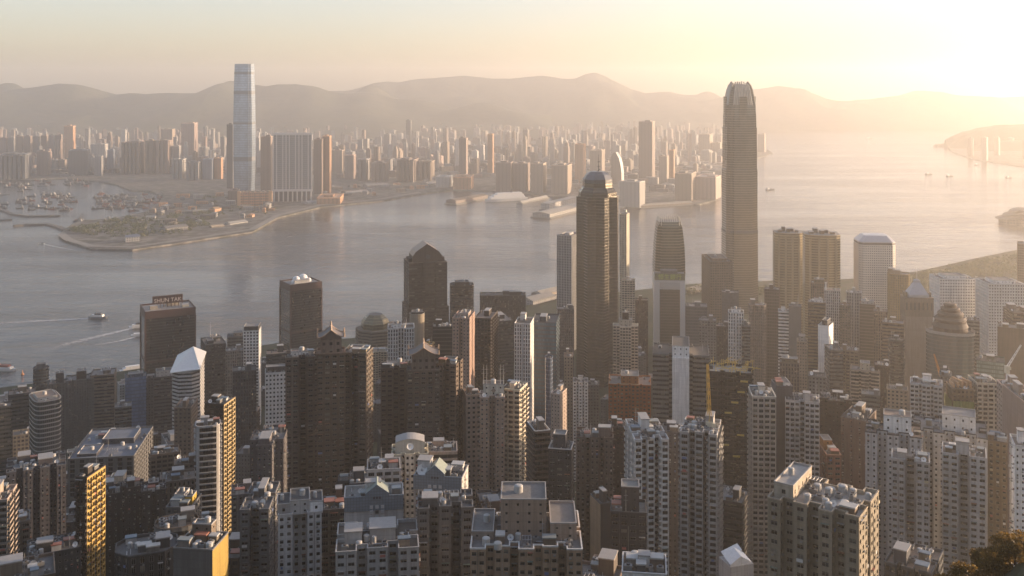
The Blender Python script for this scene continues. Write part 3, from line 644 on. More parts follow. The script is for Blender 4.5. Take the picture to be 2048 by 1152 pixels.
        # a low screen of frames and pipes
        if wd > 12 and rng.random() < .55 * clutter:
            sp = spot(4)
            if sp:
                fb = MB(); hh = rng.uniform(2, 3.4); a = rng.uniform(3, 6)
                for i in range(4):
                    u = -a / 2 + a * i / 3; fb.tube((sp[0] + u, sp[1] - 1.6, roofz), (sp[0] + u, sp[1] - 1.6, roofz + hh), .12); fb.tube((sp[0] + u, sp[1] + 1.6, roofz), (sp[0] + u, sp[1] + 1.6, roofz + hh), .12); fb.tube((sp[0] + u, sp[1] - 1.6, roofz + hh), (sp[0] + u, sp[1] + 1.6, roofz + hh), .1)
                for v in (-1.6, 1.6): fb.tube((sp[0] - a / 2, sp[1] + v, roofz + hh), (sp[0] + a / 2, sp[1] + v, roofz + hh), .12)
                fb.build('roof_frame', M_metal, root)
    BUILT.append((x0, x1, yt, yb, Y, label)); ROOTS.append(root)
    return root, wd, dp, H, wm
# ------------------------------------------------------------------ towers with a shape of their own
def stackpoly(root, name, poly, levels, mat, capmat=None, z0=0.0):
    """footprint lofted through (height, scale) levels"""
    mb = MB(); n = len(poly)
    for (za, sa), (zb, sb) in zip(levels[:-1], levels[1:]):
        u = 0
        for i in range(n):
            a, b = poly[i], poly[(i + 1) % n]; L = math.hypot(b[0] - a[0], b[1] - a[1])
            mb.quads([[(a[0] * sa, a[1] * sa, z0 + za), (b[0] * sa, b[1] * sa, z0 + za), (b[0] * sb, b[1] * sb, z0 + zb), (a[0] * sb, a[1] * sb, z0 + zb)]], 0, [[(u, za), (u + L, za), (u + L, zb), (u, zb)]]); u += L
    z, sc = levels[-1]; mb.poly([(x * sc, y * sc, z0 + z) for x, y in poly], 1 if capmat else 0)
    return mb.build(name, [mat, capmat or mat], root)
def stand(x0, x1, yt, Y, yb, label, name='office_tower', cat='skyscraper', rel=0, far=False):
    c = at((x0 + x1) / 2, yt, Y); gz = 3.0 if far else ground(c.x, Y) - 1.5
    r = empty(name, (c.x, c.y, gz), -math.atan2(c.x, Y) + math.radians(rel)); tag(r, label, cat); 
    if not far: BUILT.append((x0, x1, yt, yb, Y, label)); ROOTS.append(r)
    return r, (x1 - x0) / F * Y, c.z - gz
def stepcorner(hw, hd, c):
    return [(-hw + c, -hd), (hw - c, -hd), (hw - c, -hd + c * .55), (hw - c * .45, -hd + c * .55), (hw - c * .45, -hd + c), (hw, -hd + c), (hw, hd - c), (hw - c * .45, hd - c), (hw - c * .45, hd - c * .55), (hw - c, hd - c * .55), (hw - c, hd), (-hw + c, hd), (-hw + c, hd - c * .55), (-hw + c * .45, hd - c * .55), (-hw + c * .45, hd - c), (-hw, hd - c), (-hw, -hd + c), (-hw + c * .45, -hd + c), (-hw + c * .45, -hd + c * .55), (-hw + c, -hd + c * .55)]
def text(root, body, size, loc, rz, mat, depth=.3, name='sign'):
    cu = bpy.data.curves.new(name, 'FONT'); cu.body = body; cu.size = size; cu.extrude = depth; cu.align_x = 'CENTER'; cu.materials.append(mat)
    t_ = bpy.data.objects.new('lettering', cu); COL.objects.link(t_); dg = bpy.context.evaluated_depsgraph_get(); me = bpy.data.meshes.new_from_object(t_.evaluated_get(dg)); bpy.data.objects.remove(t_)
    o = bpy.data.objects.new(name, me); COL.objects.link(o); o.parent = root; o.location = loc; o.rotation_euler = (math.radians(90), 0, rz); return o
def at_h(yt, Y, gz): return HC - (yt - YH) / F * Y - gz

# tallest tower, on the near shore: stepped taper and a crown of claws
r, W, H = stand(1442, 1516, 163, 1752, 600, 'tallest near tower, silver gold glass tapering to a claw like crown', rel=14)
W *= .86
mt = curtainmat((.17, .155, .125), (.19, .172, .135), wx=3.0, fh=4.2, sp_frac=.22, mull_w=.16, rough=.2, metal=.6, var=.35)
pl_ = stepcorner(W / 2, W / 2, W * .2)
stackpoly(r, 'wall', pl_, [(0, 1.02), (H * .36, 1.0), (H * .362, .985), (H * .62, .98), (H * .622, .955), (H * .80, .945), (H * .802, .92), (H * .85, .905), (H * .89, .865), (H * .92, .81), (H * .945, .74), (H * .965, .66), (H * .98, .56)], mt)
for zz in (.36, .62, .80): 
    b = MB(); s_ = 1.0 if zz < .5 else (.97 if zz < .7 else .925); b.prism([(x * s_ * 1.004, y * s_ * 1.004) for x, y in pl_], H * zz - 5, H * zz, 0, False); b.build('louvre_band', M_dark, r)
fb = MB(); hw = W / 2 * .70
for sx, sy in ((0, -1), (1, 0), (0, 1), (-1, 0)):
    for k in range(-5, 6):
        t = k / 5.0 * hw * .66; inn = .86 - .12 * (abs(k) / 5) ** 2; top = H * (1.0 - .012 * (abs(k) / 5) ** 2 - (.012 if k % 2 else 0))
        x0_, y0_ = (t, sy * hw * 1.0) if sx == 0 else (sx * hw, t); x1_, y1_ = (t * .88, sy * hw * .62) if sx == 0 else (sx * hw * .62, t * .88)
        pts_ = [(1.20, .90), (1.12, .93), (1.0, .96), (.84, .985), (.72, 1.0)]
        for (ra, za), (rb, zb) in zip(pts_[:-1], pts_[1:]): fb.tube((x0_ * ra, y0_ * ra, H * za), (x0_ * rb, y0_ * rb, H * zb - (H - top if zb == 1.0 else 0)), 1.25, 1.15, 5)
fb.build('crown', flat((.27, .255, .225), .3, .6), r)
for sx, sy in ((0, -1), (1, 0), (-1, 0), (0, 1)):
    b = MB(); wq = W * .27
    (b.box(0, sy * W * .455, H * .66, H * .935, wq, W * .06, taper=.82) if sx == 0 else b.box(sx * W * .455, 0, H * .66, H * .935, W * .06, wq, taper=.82)); b.build('shoulder_panel', mt, r)

# steel blue tower with star plan and mast, nearest the middle
r, W, H = stand(1151, 1239, 374, 1330, 790, 'dark bronze glass tower with banded star plan, dome cap and mast', rel=9)
hw = W * .455; star_R = hw * 1.1
star = []
for k in range(16):
    a_ = math.radians(-90 + 22.5 * k + 9); rr_ = star_R * (1.0 if k % 2 == 0 else .80); star.append((rr_ * math.cos(a_), rr_ * math.sin(a_)))
RIBLESS = (2, 13, 5, 10)
mt = curtainmat((.055, .05, .04), (.06, .054, .043), wx=2.2, fh=4.0, sp_frac=.25, mull_w=.1, rough=.1, metal=.6, var=.7)
b = MB(); n = len(star)
H1 = H * .955
for i in range(n):
    facade(b, star[i], star[(i + 1) % n], 0, H1, dict(kind='glass'), 1)
b.poly([(x, y, H1) for x, y in star]); b.build('wall', [mt, mt], r)
lb = MB(); nf = int(H1 / 4.0); ribm = flat((.085, .075, .055), .25, .7)
for i in range(n):
    if i in RIBLESS: continue
    a, c_ = star[i], star[(i + 1) % n]; dv = Vector((c_[0] - a[0], c_[1] - a[1])).normalized(); nn = Vector((dv.y, -dv.x)) * .35
    for k in range(2, nf):
        z = k * 4.0; lb.quads([[(a[0] + nn.x, a[1] + nn.y, z), (c_[0] + nn.x, c_[1] + nn.y, z), (c_[0] + nn.x, c_[1] + nn.y, z + .6), (a[0] + nn.x, a[1] + nn.y, z + .6)], [(a[0], a[1], z + .6), (a[0] + nn.x, a[1] + nn.y, z + .6), (c_[0] + nn.x, c_[1] + nn.y, z + .6), (c_[0], c_[1], z + .6)][::-1], [(a[0], a[1], z), (c_[0], c_[1], z), (c_[0] + nn.x, c_[1] + nn.y, z), (a[0] + nn.x, a[1] + nn.y, z)][::-1]])
lb.build('floor_rib', ribm, r, 'stuff')
M_steel = flat((.13, .135, .145), .35, .6)
stackpoly(r, 'crown', plan('oct', W * .82, W * .82), [(0, 1), (H * .022, 1), (H * .045, .82), (H * .046, .78), (H * .068, .76)], mt, M_steel, H1 + .01)
stackpoly(r, 'roof', plan('oct', W * .62, W * .62), [(0, 1.0), (5, 1.02), (11, .82), (15, .5)], M_steel, None, H1 + H * .068 + .02)
mm = MB(); z0 = H1 + H * .068 + 14; mm.tube((W * .03, 0, z0), (W * .03, 0, z0 + 24), .8, .35); mm.tube((-W * .16, 0, z0 - 5), (W * .06, 0, z0 + 4), .5); 
for k in (8, 14): mm.tube((W * .03 - 2, 0, z0 + k), (W * .03 + 2, 0, z0 + k), .5)
mm.build('antenna', M_dark, r)

# the smaller claw topped tower
r, W, H = stand(1304, 1371, 432, 1490, 560, 'bronze glass tower with curved shoulders and spiky crown, behind white framed bank', rel=8)
W *= .9
mt = curtainmat((.085, .075, .05), (.20, .175, .12), wx=2.6, fh=4.2, sp_frac=.3, rough=.15, metal=.45, var=.7)
pl_ = stepcorner(W / 2, W / 2, W * .17)
stackpoly(r, 'wall', pl_, [(0, 1.0), (H * .66, .99), (H * .78, .95), (H * .86, .88), (H * .93, .80), (H * .965, .74)], mt, M_dark)
fb = MB(); hw = W / 2 * .75
for sx, sy in ((0, -1), (1, 0), (0, 1), (-1, 0)):
    for k in range(-4, 5):
        t = k / 4 * hw * .8; a = (t, sy * hw, H * .94) if sx == 0 else (sx * hw, t, H * .94); e = (t * .95, sy * hw * .86, H * (1.0 - .01 * (k % 2))) if sx == 0 else (sx * hw * .86, t * .95, H * (1.0 - .01 * (k % 2)))
        fb.tube(a, e, .8, .4, 5)
fb.build('crown', flat((.42, .40, .36), .35, .6), r)
# white framed bank in front of it
r, W, H = stand(1305, 1371, 546, 1400, 690, 'white framed bank tower with one tall dark glass panel and green letters', rel=4)
D = W * .7; gp = curtainmat((.03, .028, .022), (.07, .063, .05), wx=2.4, fh=4.0, sp_frac=.25, rough=.12, var=.6)
b = MB(); b.box(0, 0, 0, H - 1.2, W * .92, D); b.build('wall', flat((.60, .59, .57), .45, .1, name='aluminium_cladding'), r)
b = MB(); b.box(0, -D / 2 - .25, 4, H - 20, W * .60, .5); b.build('glass_panel', gp, r)
b = MB(); b.box(0, -D / 2 - .3, H - 19, H - 10, W * .60, .6); b.build('louvre_band', flat((.42, .41, .39), .5), r)
b = MB(); b.box(0, -D / 2 - .3, H - 7, H + 2.5, W * .90, .8); b.build('sign_board', flat((.12, .13, .07), .5), r)
text(r, '恒生銀行', 8.2, (0, -D / 2 - .75, H - 5.4), 0, flat((.42, .5, .10), .5, name='green_letters'), .2)
b = MB(); b.poly([(x, y, H - 1.1) for x, y in plan('rect', W * .9, D - 1)]); b.build('roof', roofmat(ROOFC[2]), r)
part_box('machine_room', r, 0, 4, H - 1.05, H + 4, W * .5, D * .4, wallmat(PAL['grey']))

# twin red and black waterfront towers
def red_black(x0, x1, yt, Y, yb, label, rel, s):
    r, W0, H = stand(x0, x1, yt, Y, yb, label, rel=rel); rr = math.radians(abs(rel)); W = (1 - s) * W0 / math.cos(rr); D = max(s * W0 / math.sin(rr), 26)
    gm = curtainmat((.012, .012, .013), (.02, .018, .017), wx=1.8, fh=3.6, sp_frac=.3, rough=.1, var=.7); red = flat((.045, .016, .013), .6, name='red_cladding')
    b = MB(); b.box(0, 0, 0, H - 1.4, W, D); b.build('wall', gm, r)
    b = MB()
    for z0, z1, e in ((H - 9, H - 1.3, .6), (H * .42, H * .42 + 3, .5)): 
        for sx, sy, wx, wy in ((0, -1, W + 1.2, .6), (0, 1, W + 1.2, .6)): b.box(0, sy * (D / 2 + .3), z0, z1, wx, wy, bottom=True)
        for sx in (-1, 1): b.box(sx * (W / 2 + .3), 0, z0, z1, .6, D - .02, bottom=True)
    for sx in (-1, 1):
        for sy in (-1, 1): b.box(sx * (W / 2 + .1), sy * (D / 2 + .1), 0, H - 9.02, 1.8, 1.8)
    b.build('frame', red, r)
    b = MB(); b.poly([(x, y, H - 1.35) for x, y in plan('rect', W, D)]); b.build('roof', roofmat((.40, .37, .34)), r)
    pb = MB(); o_, i_ = plan('rect', W + 1.2, D + 1.2), plan('rect', W - 1, D - 1)
    for i in range(4):
        j = (i + 1) % 4; pb.quads([[(*o_[i], H - 1.28), (*o_[j], H - 1.28), (*o_[j], H + .5), (*o_[i], H + .5)], [(*o_[i], H + .5), (*o_[j], H + .5), (*i_[j], H + .5), (*i_[i], H + .5)], [(*i_[j], H - 1.34), (*i_[i], H - 1.34), (*i_[i], H + .5), (*i_[j], H + .5)]])
    pb.build('parapet', red, r)
    return r, W, D, H
r, W, D, H = red_black(284, 387, 612, 1285, 745, 'black glass tower with red edges and a name sign on its roof', 8, .1)
b = MB(); zz = H - 1.3
for i in range(9): 
    x = -W * .30 + W * .6 * i / 8; b.tube((x, 0, zz), (x, 0, zz + 15), .3); b.tube((x, 0, zz + 11), (x, 5, zz), .2)
for z in (5, 10.5, 15): b.tube((-W * .30, 0, zz + z), (W * .30, 0, zz + z), .35)
b.quads([[(-W * .31, .4, zz + 4.6), (W * .31, .4, zz + 4.6), (W * .31, .4, zz + 15.4), (-W * .31, .4, zz + 15.4)]]); b.build('sign_frame', flat((.055, .022, .018), .6), r)
text(r, 'SHUN TAK', 7.0, (0, -.6, zz + 7.0), 0, flat((.5, .42, .38), .5, name='sign_letters'), .3)
for x, y, w_, d_, h_ in ((-W * .3, -D * .1, 9, 8, 4.5), (W * .12, D * .2, 16, 8, 3.5), (W * .34, -D * .15, 8, 9, 3)): part_box('machine_room', r, x, y, zz + .02, zz + h_, w_, d_, wallmat(PAL['cream']), 0, M_trim)
r, W, D, H = red_black(561, 642, 562, 1420, 705, 'black glass tower with red edges and white domes on its roof', 22, .26)
zz = H - 1.3
for x, y, rr_ in ((-6, 2, 5.5), (5, 4, 6.5), (11, -3, 3.5), (-13, -4, 3)):
    b = MB(); b.tube((x, y, zz), (x, y, zz + rr_ * .7), rr_, rr_, 16); b.dome((x, y, zz + rr_ * .7), rr_, rr_ * .9, 16, 5); b.build('roof_dome', M_white, r)
for x in (-9, 3, 12): mast(r, x, -2, zz, 16 if x == 12 else 9, .25)
part_box('machine_room', r, -2, -6, zz + .02, zz + 4, 22, 7, wallmat(PAL['pale']), 0, M_trim)

# brown granite tower with gabled crown and round eye
r, W, H = stand(803, 898, 520, 1150, 650, 'dark granite tower with notched shoulders and a gabled crown with round eye', rel=10)
wd, dp = W * .80, W * .68; wm = wallmat((.075, .058, .05)); gm = glassmat(GL['warm'])
def seg(w_, d_, z0, z1, nm='wall', pk='bays:3:3:2.4:1.6'):
    p_ = plan(pk, w_, d_); b = MB()
    for i in range(len(p_)): facade(b, p_[i], p_[(i + 1) % len(p_)], z0, z1, dict(kind='band', fh=3.9, wh=.52, sill=.25, proj=.25), 1, None, 1, i)
    b.poly([(x, y, z1) for x, y in p_]); return b.build(nm, [wm, gm], r)
seg(wd * 1.08, dp * 1.08, 0, H * .74); seg(wd, dp, H * .74 + .01, H, 'upper_wall')
b = MB(); g0, g1, hx, hy = H + .01, H + 21, wd * .38, dp * .36
prof = [(-hx, g0), (hx, g0), (hx, g0 + 7), (hx * .80, g0 + 12), (0, g1), (-hx * .80, g0 + 12), (-hx, g0 + 7)]
b.poly([(x, -hy, z) for x, z in prof]); b.poly([(x, hy, z) for x, z in prof][::-1])
for i in range(len(prof)):
    (xa, za), (xb, zb) = prof[i], prof[(i + 1) % len(prof)]; b.quads([[(xa, hy, za), (xb, hy, zb), (xb, -hy, zb), (xa, -hy, za)]], 1 if i in (3, 4, 2, 5) else 0)
b.build('crown', [wallmat((.13, .105, .09)), flat((.20, .12, .075), .35, .4, name='copper_sheet')], r)
b = MB(); b.tube((hx * .05, -hy - .4, g0 + 6), (hx * .05, -hy - .05, g0 + 6), 2.6, 2.6, 18); b.build('round_window', M_dark, r)
for sx in (-1, 1): part_box('machine_room', r, sx * wd * .42, 0, H + .01, H + 4, wd * .1, dp * .5, wm)

# curved twin office towers with gold glass
GOLD = curtainmat((.16, .12, .06), (.30, .235, .135), wx=2.4, fh=3.9, sp_frac=.42, mull_w=.14, rough=.16, metal=.5, var=.5)
def bowed(x0, x1, yt, Y, yb, label, rel):
    r, W, H = stand(x0, x1, yt, Y, yb, label, rel=rel); W *= .94; D = W * .85; p_ = []
    for k in range(9): p_.append((-W / 2 + W * .12 + W * .76 * k / 8, -D / 2 - W * .07 * math.sin(math.pi * k / 8)))
    p_ += [(W / 2, -D / 2 + D * .12), (W / 2, D / 2), (-W / 2, D / 2), (-W / 2, -D / 2 + D * .12)]
    stackpoly(r, 'wall', p_, [(0, 1), (H, 1)], GOLD, roofmat(ROOFC[3]))
    b = MB()
    for u in (-.36, -.12, .12, .36): b.box(u * W, -D / 2 - W * .07 * math.cos(u * math.pi) - .5, 0, H - 6, 2.6, 1.8)
    b.build('pier', flat((.36, .28, .17), .4, .4), r)
    for k in range(5): part_box('machine_room', r, (-.3 + .15 * k) * W, (k % 2 - .4) * D * .3, H + .01, H + 3 + (k * 7 % 4), W * .12, D * .3, wallmat(PAL['tan']), 0, M_trim)
    for k in range(3): mast(r, (-.25 + .22 * k) * W, 0, H, 7, .2)
    return r
bowed(1547, 1604, 463, 1440, 660, 'first of two bowed gold glass towers, nearer the tallest tower', 6)
bowed(1606, 1678, 466, 1500, 620, 'second of two bowed gold glass towers, on the pale gridded tower side', 8)

# pale tower with round windows and chamfered cap
r, W, H = stand(1709, 1788, 486, 1487, 600, 'pale aluminium tower of small round windows under a chamfered metal cap', rel=14)
W *= .9; p_ = plan('chamf:%g' % (W * .1), W, W * .78); b = MB()
for i in range(8): facade(b, p_[i], p_[(i + 1) % 8], 0, H, dict(kind='grid', cw=3.0, fh=3.5, ww=.52, wh=.5, sill=.25, rec=.7), 1, None, 1, i)
b.poly([(x, y, H) for x, y in p_]); b.build('wall', [flat((.56, .53, .49), .45, .1, name='aluminium_cladding'), glassmat(GL['bronze'])], r)
stackpoly(r, 'louvre_band', [(x * .97, y * .97) for x, y in p_], [(0, 1), (3.2, 1)], M_dark, None, H + .01)
stackpoly(r, 'roof', p_, [(0, 1), (1.2, 1.0), (10, .66)], flat((.42, .42, .44), .4, .4), None, H + 3.22)

# stone tower with pyramid roof
r, W, H = stand(1803, 1864, 592, 1150, 830, 'plain stone tower with an arcade under its pyramid roof and spire', rel=16)
wd = W * .86; st_ = wallmat((.30, .25, .18)); p_ = plan('rect', wd, wd * .62); b = MB()
for i in range(4): facade(b, p_[i], p_[(i + 1) % 4], 0, H - 22, dict(kind='plain') if i in (0, 2) else dict(kind='grid', cw=3.4, fh=3.6, ww=.42, wh=.4, sill=.3, rec=.3), 1, None, 1, i)
b.poly([(x, y, H - 22) for x, y in p_]); b.build('wall', [st_, glassmat(GL['bronze'])], r)
p2 = plan('rect', wd * 1.05, wd * .66); b = MB()
for i in range(4): facade(b, p2[i], p2[(i + 1) % 4], H - 21.99, H, dict(kind='grid', cw=4.4, fh=20, ww=.45, wh=.42, sill=.34, rec=1.2), 1, None, 1, i)
b.poly([(x, y, H) for x, y in p2]); b.build('arcade', [st_, M_dark], r)
stackpoly(r, 'roof', plan('rect', wd * .74, wd * .56), [(0, 1), (3, 1), (16, .30), (18.5, .3), (20, .1)], flat((.36, .37, .40), .5, .3), None, H + .01)
mast(r, 0, 0, H + 20, 15, .4, 'spire')
for sx in (-1, 1): part_box('machine_room', r, sx * wd * .44, 0, H + .01, H + 5, wd * .1, wd * .3, st_)

# curved blue glass tower with a ringed dome
r, W, H = stand(1856, 1945, 664, 1000, 760, 'curved blue glass tower carrying a ringed dome with a spire', rel=0)
p_ = [(-W / 2, 4)] + [(-W / 2 * math.cos(math.pi * k / 12), -W * .28 * math.sin(math.pi * k / 12) - W * .1) for k in range(13)] + [(W / 2, 4), (W * .42, W * .3), (-W * .42, W * .3)]
stackpoly(r, 'wall', p_, [(0, 1), (H, 1)], curtainmat((.035, .055, .065), (.05, .06, .06), wx=1.5, fh=3.8, sp_frac=.25, rough=.08, metal=.1, var=.5), roofmat(ROOFC[0]))
b = MB(); 
for a, c_ in zip(p_[:-2], p_[1:-1]): b.quads([[(*a, H), (*c_, H), (c_[0] * 1.02, c_[1] * 1.02, H + 3), (a[0] * 1.02, a[1] * 1.02, H + 3)]])
b.build('parapet', M_trim, r)
for k, (z, rr_, hh) in enumerate(((0, .36, 10), (10.5, .33, 5), (16, .27, 4.5), (21, .20, 4), (25.5, .13, 3.5))):
    b = MB(); b.tube((0, 2, H + z), (0, 2, H + z + hh * .6), W * rr_, W * rr_, 28, 0); b.tube((0, 2, H + z + hh * .6), (0, 2, H + z + hh), W * rr_ * 1.05, W * rr_ * .92, 28, 1); b.build('dome_tier', [wallmat((.10, .07, .055)), flat((.07, .055, .045), .8)], r)
mast(r, 0, 2, H + 29, 17, .5, 'spire'); part_box('machine_room', r, W * .2, W * .12, H + .01, H + 13, W * .2, W * .16, wallmat(PAL['pale']), 0, M_trim)

# bronze domed octagon on the waterfront
r, W, H = stand(711, 790, 655, 1420, 690, 'octagonal waterfront block of banded stone with a bronze glass dome', name='office_block', cat='building', rel=12)
W *= .92; p_ = plan('oct', W, W); b = MB()
for i in range(8): facade(b, p_[i], p_[(i + 1) % 8], 0, H, dict(kind='band', fh=4.2, wh=.45, sill=.3, proj=.5), 1, None, 1, i)
b.poly([(x, y, H) for x, y in p_]); b.build('wall', [wallmat(PAL['tan']), glassmat(GL['warm'])], r)
stackpoly(r, 'dome', [(x * .72, y * .72) for x, y in p_], [(0, 1), (8, 1.0), (14, .84), (18, .62), (19.5, .5)], curtainmat((.10, .085, .05), (.22, .19, .12), wx=5, fh=4, sp_frac=.1, rough=.25, metal=.5), M_dark, H + .01)
part_box('machine_room', r, W * .43, -W * .1, H + .01, H + 7, W * .22, W * .2, wallmat(PAL['tan']))

# the silver supertall across the water
r, W, H = stand(466, 512, 128, 3520, 380, 'silver glass supertall with dark louvre bands, tallest across the water', far=True, rel=-20)
W *= .82; pl_ = stepcorner(W / 2, W * .42, W * .12)
mt = curtainmat((.25, .31, .39), (.20, .25, .31), wx=5.0, fh=8.4, sp_frac=.18, mull_w=.1, rough=.28, metal=.75, var=.28)
stackpoly(r, 'wall', pl_, [(0, .9), (H * .10, .93), (H * .3, 1.0), (H * .57, 1.0), (H * .8, .95), (H * .985, .88)], mt, M_dark)
b = MB()
for z0, z1, s_ in ((.285, .315, 1.004), (.555, .57, 1.004), (.775, .80, .957), (.925, .94, .912)): b.prism([(x * s_ * 1.004, y * s_ * 1.004) for x, y in pl_], H * z0, H * z1, 0, False)
b.build('louvre_band', flat((.16, .17, .19), .5), r)
b = MB(); sc = .885
for i in range(len(pl_)):
    a, c_ = pl_[i], pl_[(i + 1) % len(pl_)]; b.quads([[(a[0] * sc, a[1] * sc, H * .985), (c_[0] * sc, c_[1] * sc, H * .985), (c_[0] * sc * .985, c_[1] * sc * .985, H), (a[0] * sc * .985, a[1] * sc * .985, H)]])
b.build('crown', flat((.3, .34, .4), .3, .6), r)
# ------------------------------------------------------------------ the near city, tower by tower
# left px, right px, roof px, depth, lowest px seen, label ...
T = tower
AP, OF, LO = dict(name='apartment_tower', cat='apartment tower'), dict(name='office_tower', cat='office tower'), dict(name='low_block', cat='low building')
# --- waterfront and the rows behind it, harbour end to the middle
T(68, 96, 736, 1190, 800, 'slim dark rounded tower beside the water, narrowing at its top', pl='round:18:3', sty='band', wall='slate', glass='dark', core=(0, 0, .6, .6, 6), clutter=.3, **OF)
T(97, 134, 766, 1060, 860, 'first block of the dark estate row, with a small pale tank', pl='bays:2:2:2:2', sty='small', wall='grey', core=(.2, 0, .4, .4, 11, 'dgrey'), **AP)
T(134, 186, 758, 1070, 860, 'middle block of the dark estate row with a rounded penthouse', pl='bays:4:2:2:2', sty='small', wall='grey', core=(.1, 0, .35, .5, 9, 'dbrown'), **AP)
T(183, 231, 748, 1080, 870, 'brown estate block with striped floors, last of its dark row', sty='band', wall='brown', rel=-6, s=.1, core=(.3, 0, .3, .4, 4), **AP)
T(20, 68, 786, 980, 840, 'dark flat block with a clutter of pipes on its roof', sty='band', wall='dgrey', clutter=2, **OF)
T(-12, 20, 812, 900, 900, 'dark edge block with pale window strips beside the water', sty='band', wall='dgrey', **OF)
T(57, 123, 800, 850, 915, 'dark glass tower framed by a rounded pale edge and slanting roof', pl='round:20:4', sty='glass', wall='pale', glass='dark', gmat=None, rel=12, s=.25, core=(0, 0, .7, .6, 3, 'pale'), **OF)
T(252, 291, 753, 1080, 850, 'pale blue glass tower behind the big flat market roof', sty='glass', wall='blue', glass=(.10, .14, .22), core=(0, 0, .7, .6, 4), **OF)
T(291, 312, 755, 1100, 860, 'narrow grey tower touching the pale blue glass tower', sty='resi', wall='mauve', core=(0, 0, .6, .5, 3), **OF)
T(310, 346, 752, 1060, 870, 'grey tower with a banded pale top storey', sty='band', wall='mauve', core=(0, 0, .85, .8, 7, 'pale'), **OF)
T(402, 451, 686, 1110, 800, 'dark gridded tower with a deep roof well and thin mast', rel=9, s=.2, sty='grid', wall='dgrey', core=[(.3, .3, .4, .4, 5), (-.4, -.2, .3, .4, 4)], **OF)
T(455, 490, 672, 1180, 760, 'grey open framed block with a lit pale crown', sty='band', wall='grey', core=(.2, 0, .5, .6, 5, 'beige'), **OF)
T(487, 522, 660, 1150, 790, 'white square windowed tower under a dark capping slab', rel=-8, s=.14, sty='grid', wall='white', core=(0, 0, .92, .9, 6, 'dgrey'), cw=3.4, **OF)
T(452, 486, 700, 1080, 790, 'pale grey stepped block below the white square windowed tower', sty='slot', wall='grey', **OF)
T(345, 409, 740, 1000, 870, 'striped grey tower wearing a sloping pale metal roof', pl='chamf:7', sty='band', wall='pale', rel=-8, s=.2, clutter=0, **OF)
T(466, 512, 740, 930, 880, 'slate tower of thin ribs behind the white gridded slab', sty='slot', wall='slate', **OF)
T(350, 395, 812, 800, 900, 'small beige slab lit along one edge', rel=-14, s=.3, sty='resi', wall='tan', **AP)
T(231, 262, 812, 900, 880, 'grey stepped block squeezed before the blue glass tower', sty='slab', wall='grey', **AP)
T(531, 573, 744, 850, 870, 'bright white slab punched with square dark windows', sty='grid', wall='white', cw=3.0, ww=.5, wh=.5, core=(0, .3, .9, .5, 5, 'dgrey'), **OF)
T(533, 575, 706, 1000, 760, 'dark glazed box with terrace behind the white slab', sty='band', wall='dgrey', **OF)
T(776, 828, 655, 870, 760, 'white slab split by a tall black window strip', sty='slot', wall='white', pl='bays:2:1:5:3', core=(-.3, 0, .3, .5, 4, 'white'), **OF)
T(819, 849, 628, 930, 700, 'round beige tower with a plain curved wall', pl='round:20:2', sty='plain', wall='beige', core=(0, 0, .7, .7, 3, 'dbrown'), **OF)
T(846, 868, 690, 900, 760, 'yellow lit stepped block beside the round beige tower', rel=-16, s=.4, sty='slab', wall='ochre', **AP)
T(866, 906, 652, 960, 740, 'dark glass block tucked behind the pinkish slotted tower', sty='glass', wall='dgrey', glass='dark', **OF)
T(905, 950, 634, 860, 780, 'pinkish concrete tower with one tall dark slot', pl='bays:2:2:3:3', sty='small', wall='pink', skip=2, rel=-10, s=.25, core=(.2, 0, .5, .5, 4), **AP)
T(900, 947, 570, 1290, 680, 'dark rounded tower crowded with masts beside the gabled granite tower', pl='round:22:3', sty='band', wall='dbrown', core=(0, 0, .6, .6, 5), clutter=2.2, **OF)
T(960, 1051, 590, 1430, 640, 'wide dark slab on the waterfront with a small roof mast', sty='slot', wall='dbrown', d=24, clutter=.5, **OF)
T(960, 1026, 640, 1180, 690, 'dark block with slanted skylight frames on its roof', rel=14, s=.25, sty='band', wall='dgrey', clutter=2, **OF)
T(948, 996, 634, 930, 780, 'dark green brown apartment tower with small pale balconies', rel=-12, s=.3, sty='balc', wall='dbrown', **AP)
T(1029, 1068, 645, 900, 830, 'white tower with one ladder of dark windows down its front', pl='bays:2:1:1:1', sty='slot', wall='white', skip=3, rel=-8, s=.2, clutter=.4, **OF)
T(1063, 1120, 642, 960, 850, 'blue teal glass slab mirroring its neighbours', rel=-6, s=.14, sty='glass', wall='slate', glass=(.05, .085, .11), **OF)
T(1115, 1148, 617, 1250, 760, 'grey blue slab with a pale dome, foot of the starred glass tower', sty='slot', wall='slate', **OF)
T(1114, 1162, 470, 1500, 620, 'pale ribbed slab tower beside the starred bronze glass tower', rel=-22, s=.4, sty='fins', wall='pale', glass='grey', cw=2.6, clutter=.4, **OF)
T(1239, 1259, 428, 1420, 560, 'slender cream tower rising behind the starred bronze glass tower', rel=-12, s=.3, sty='resi', wall='cream', near=False, **AP)
T(1244, 1270, 560, 1300, 680, 'stepped cream tower with pale balconies before the slender cream one', sty='balc', wall='cream', near=False, **AP)
T(1268, 1296, 600, 1320, 700, 'dark slim block between cream tower and white framed bank', sty='slot', wall='dbrown', **OF)
T(1226, 1276, 652, 1000, 800, 'cream ornamented apartment tower stepping up to a little cap', pl='cross', sty='balc', wall='cream', core=[(0, 0, .5, .5, 7), (0, 0, .25, .25, 14, 'dbrown')], near=False, cw=3, **AP)
T(1128, 1146, 712, 900, 840, 'thin beige tower with a white ball tank', sty='small', wall='beige', **AP)
T(1090, 1106, 716, 880, 850, 'thin rounded blue tower near the white ladder windowed tower', pl='round:16:2', sty='glass', wall='blue', glass='blue', clutter=.3, **OF)
T(1146, 1176, 762, 950, 850, 'white apartment block with two dark window columns', pl='bays:3:1:2:2', sty='resi', wall='white', **AP)
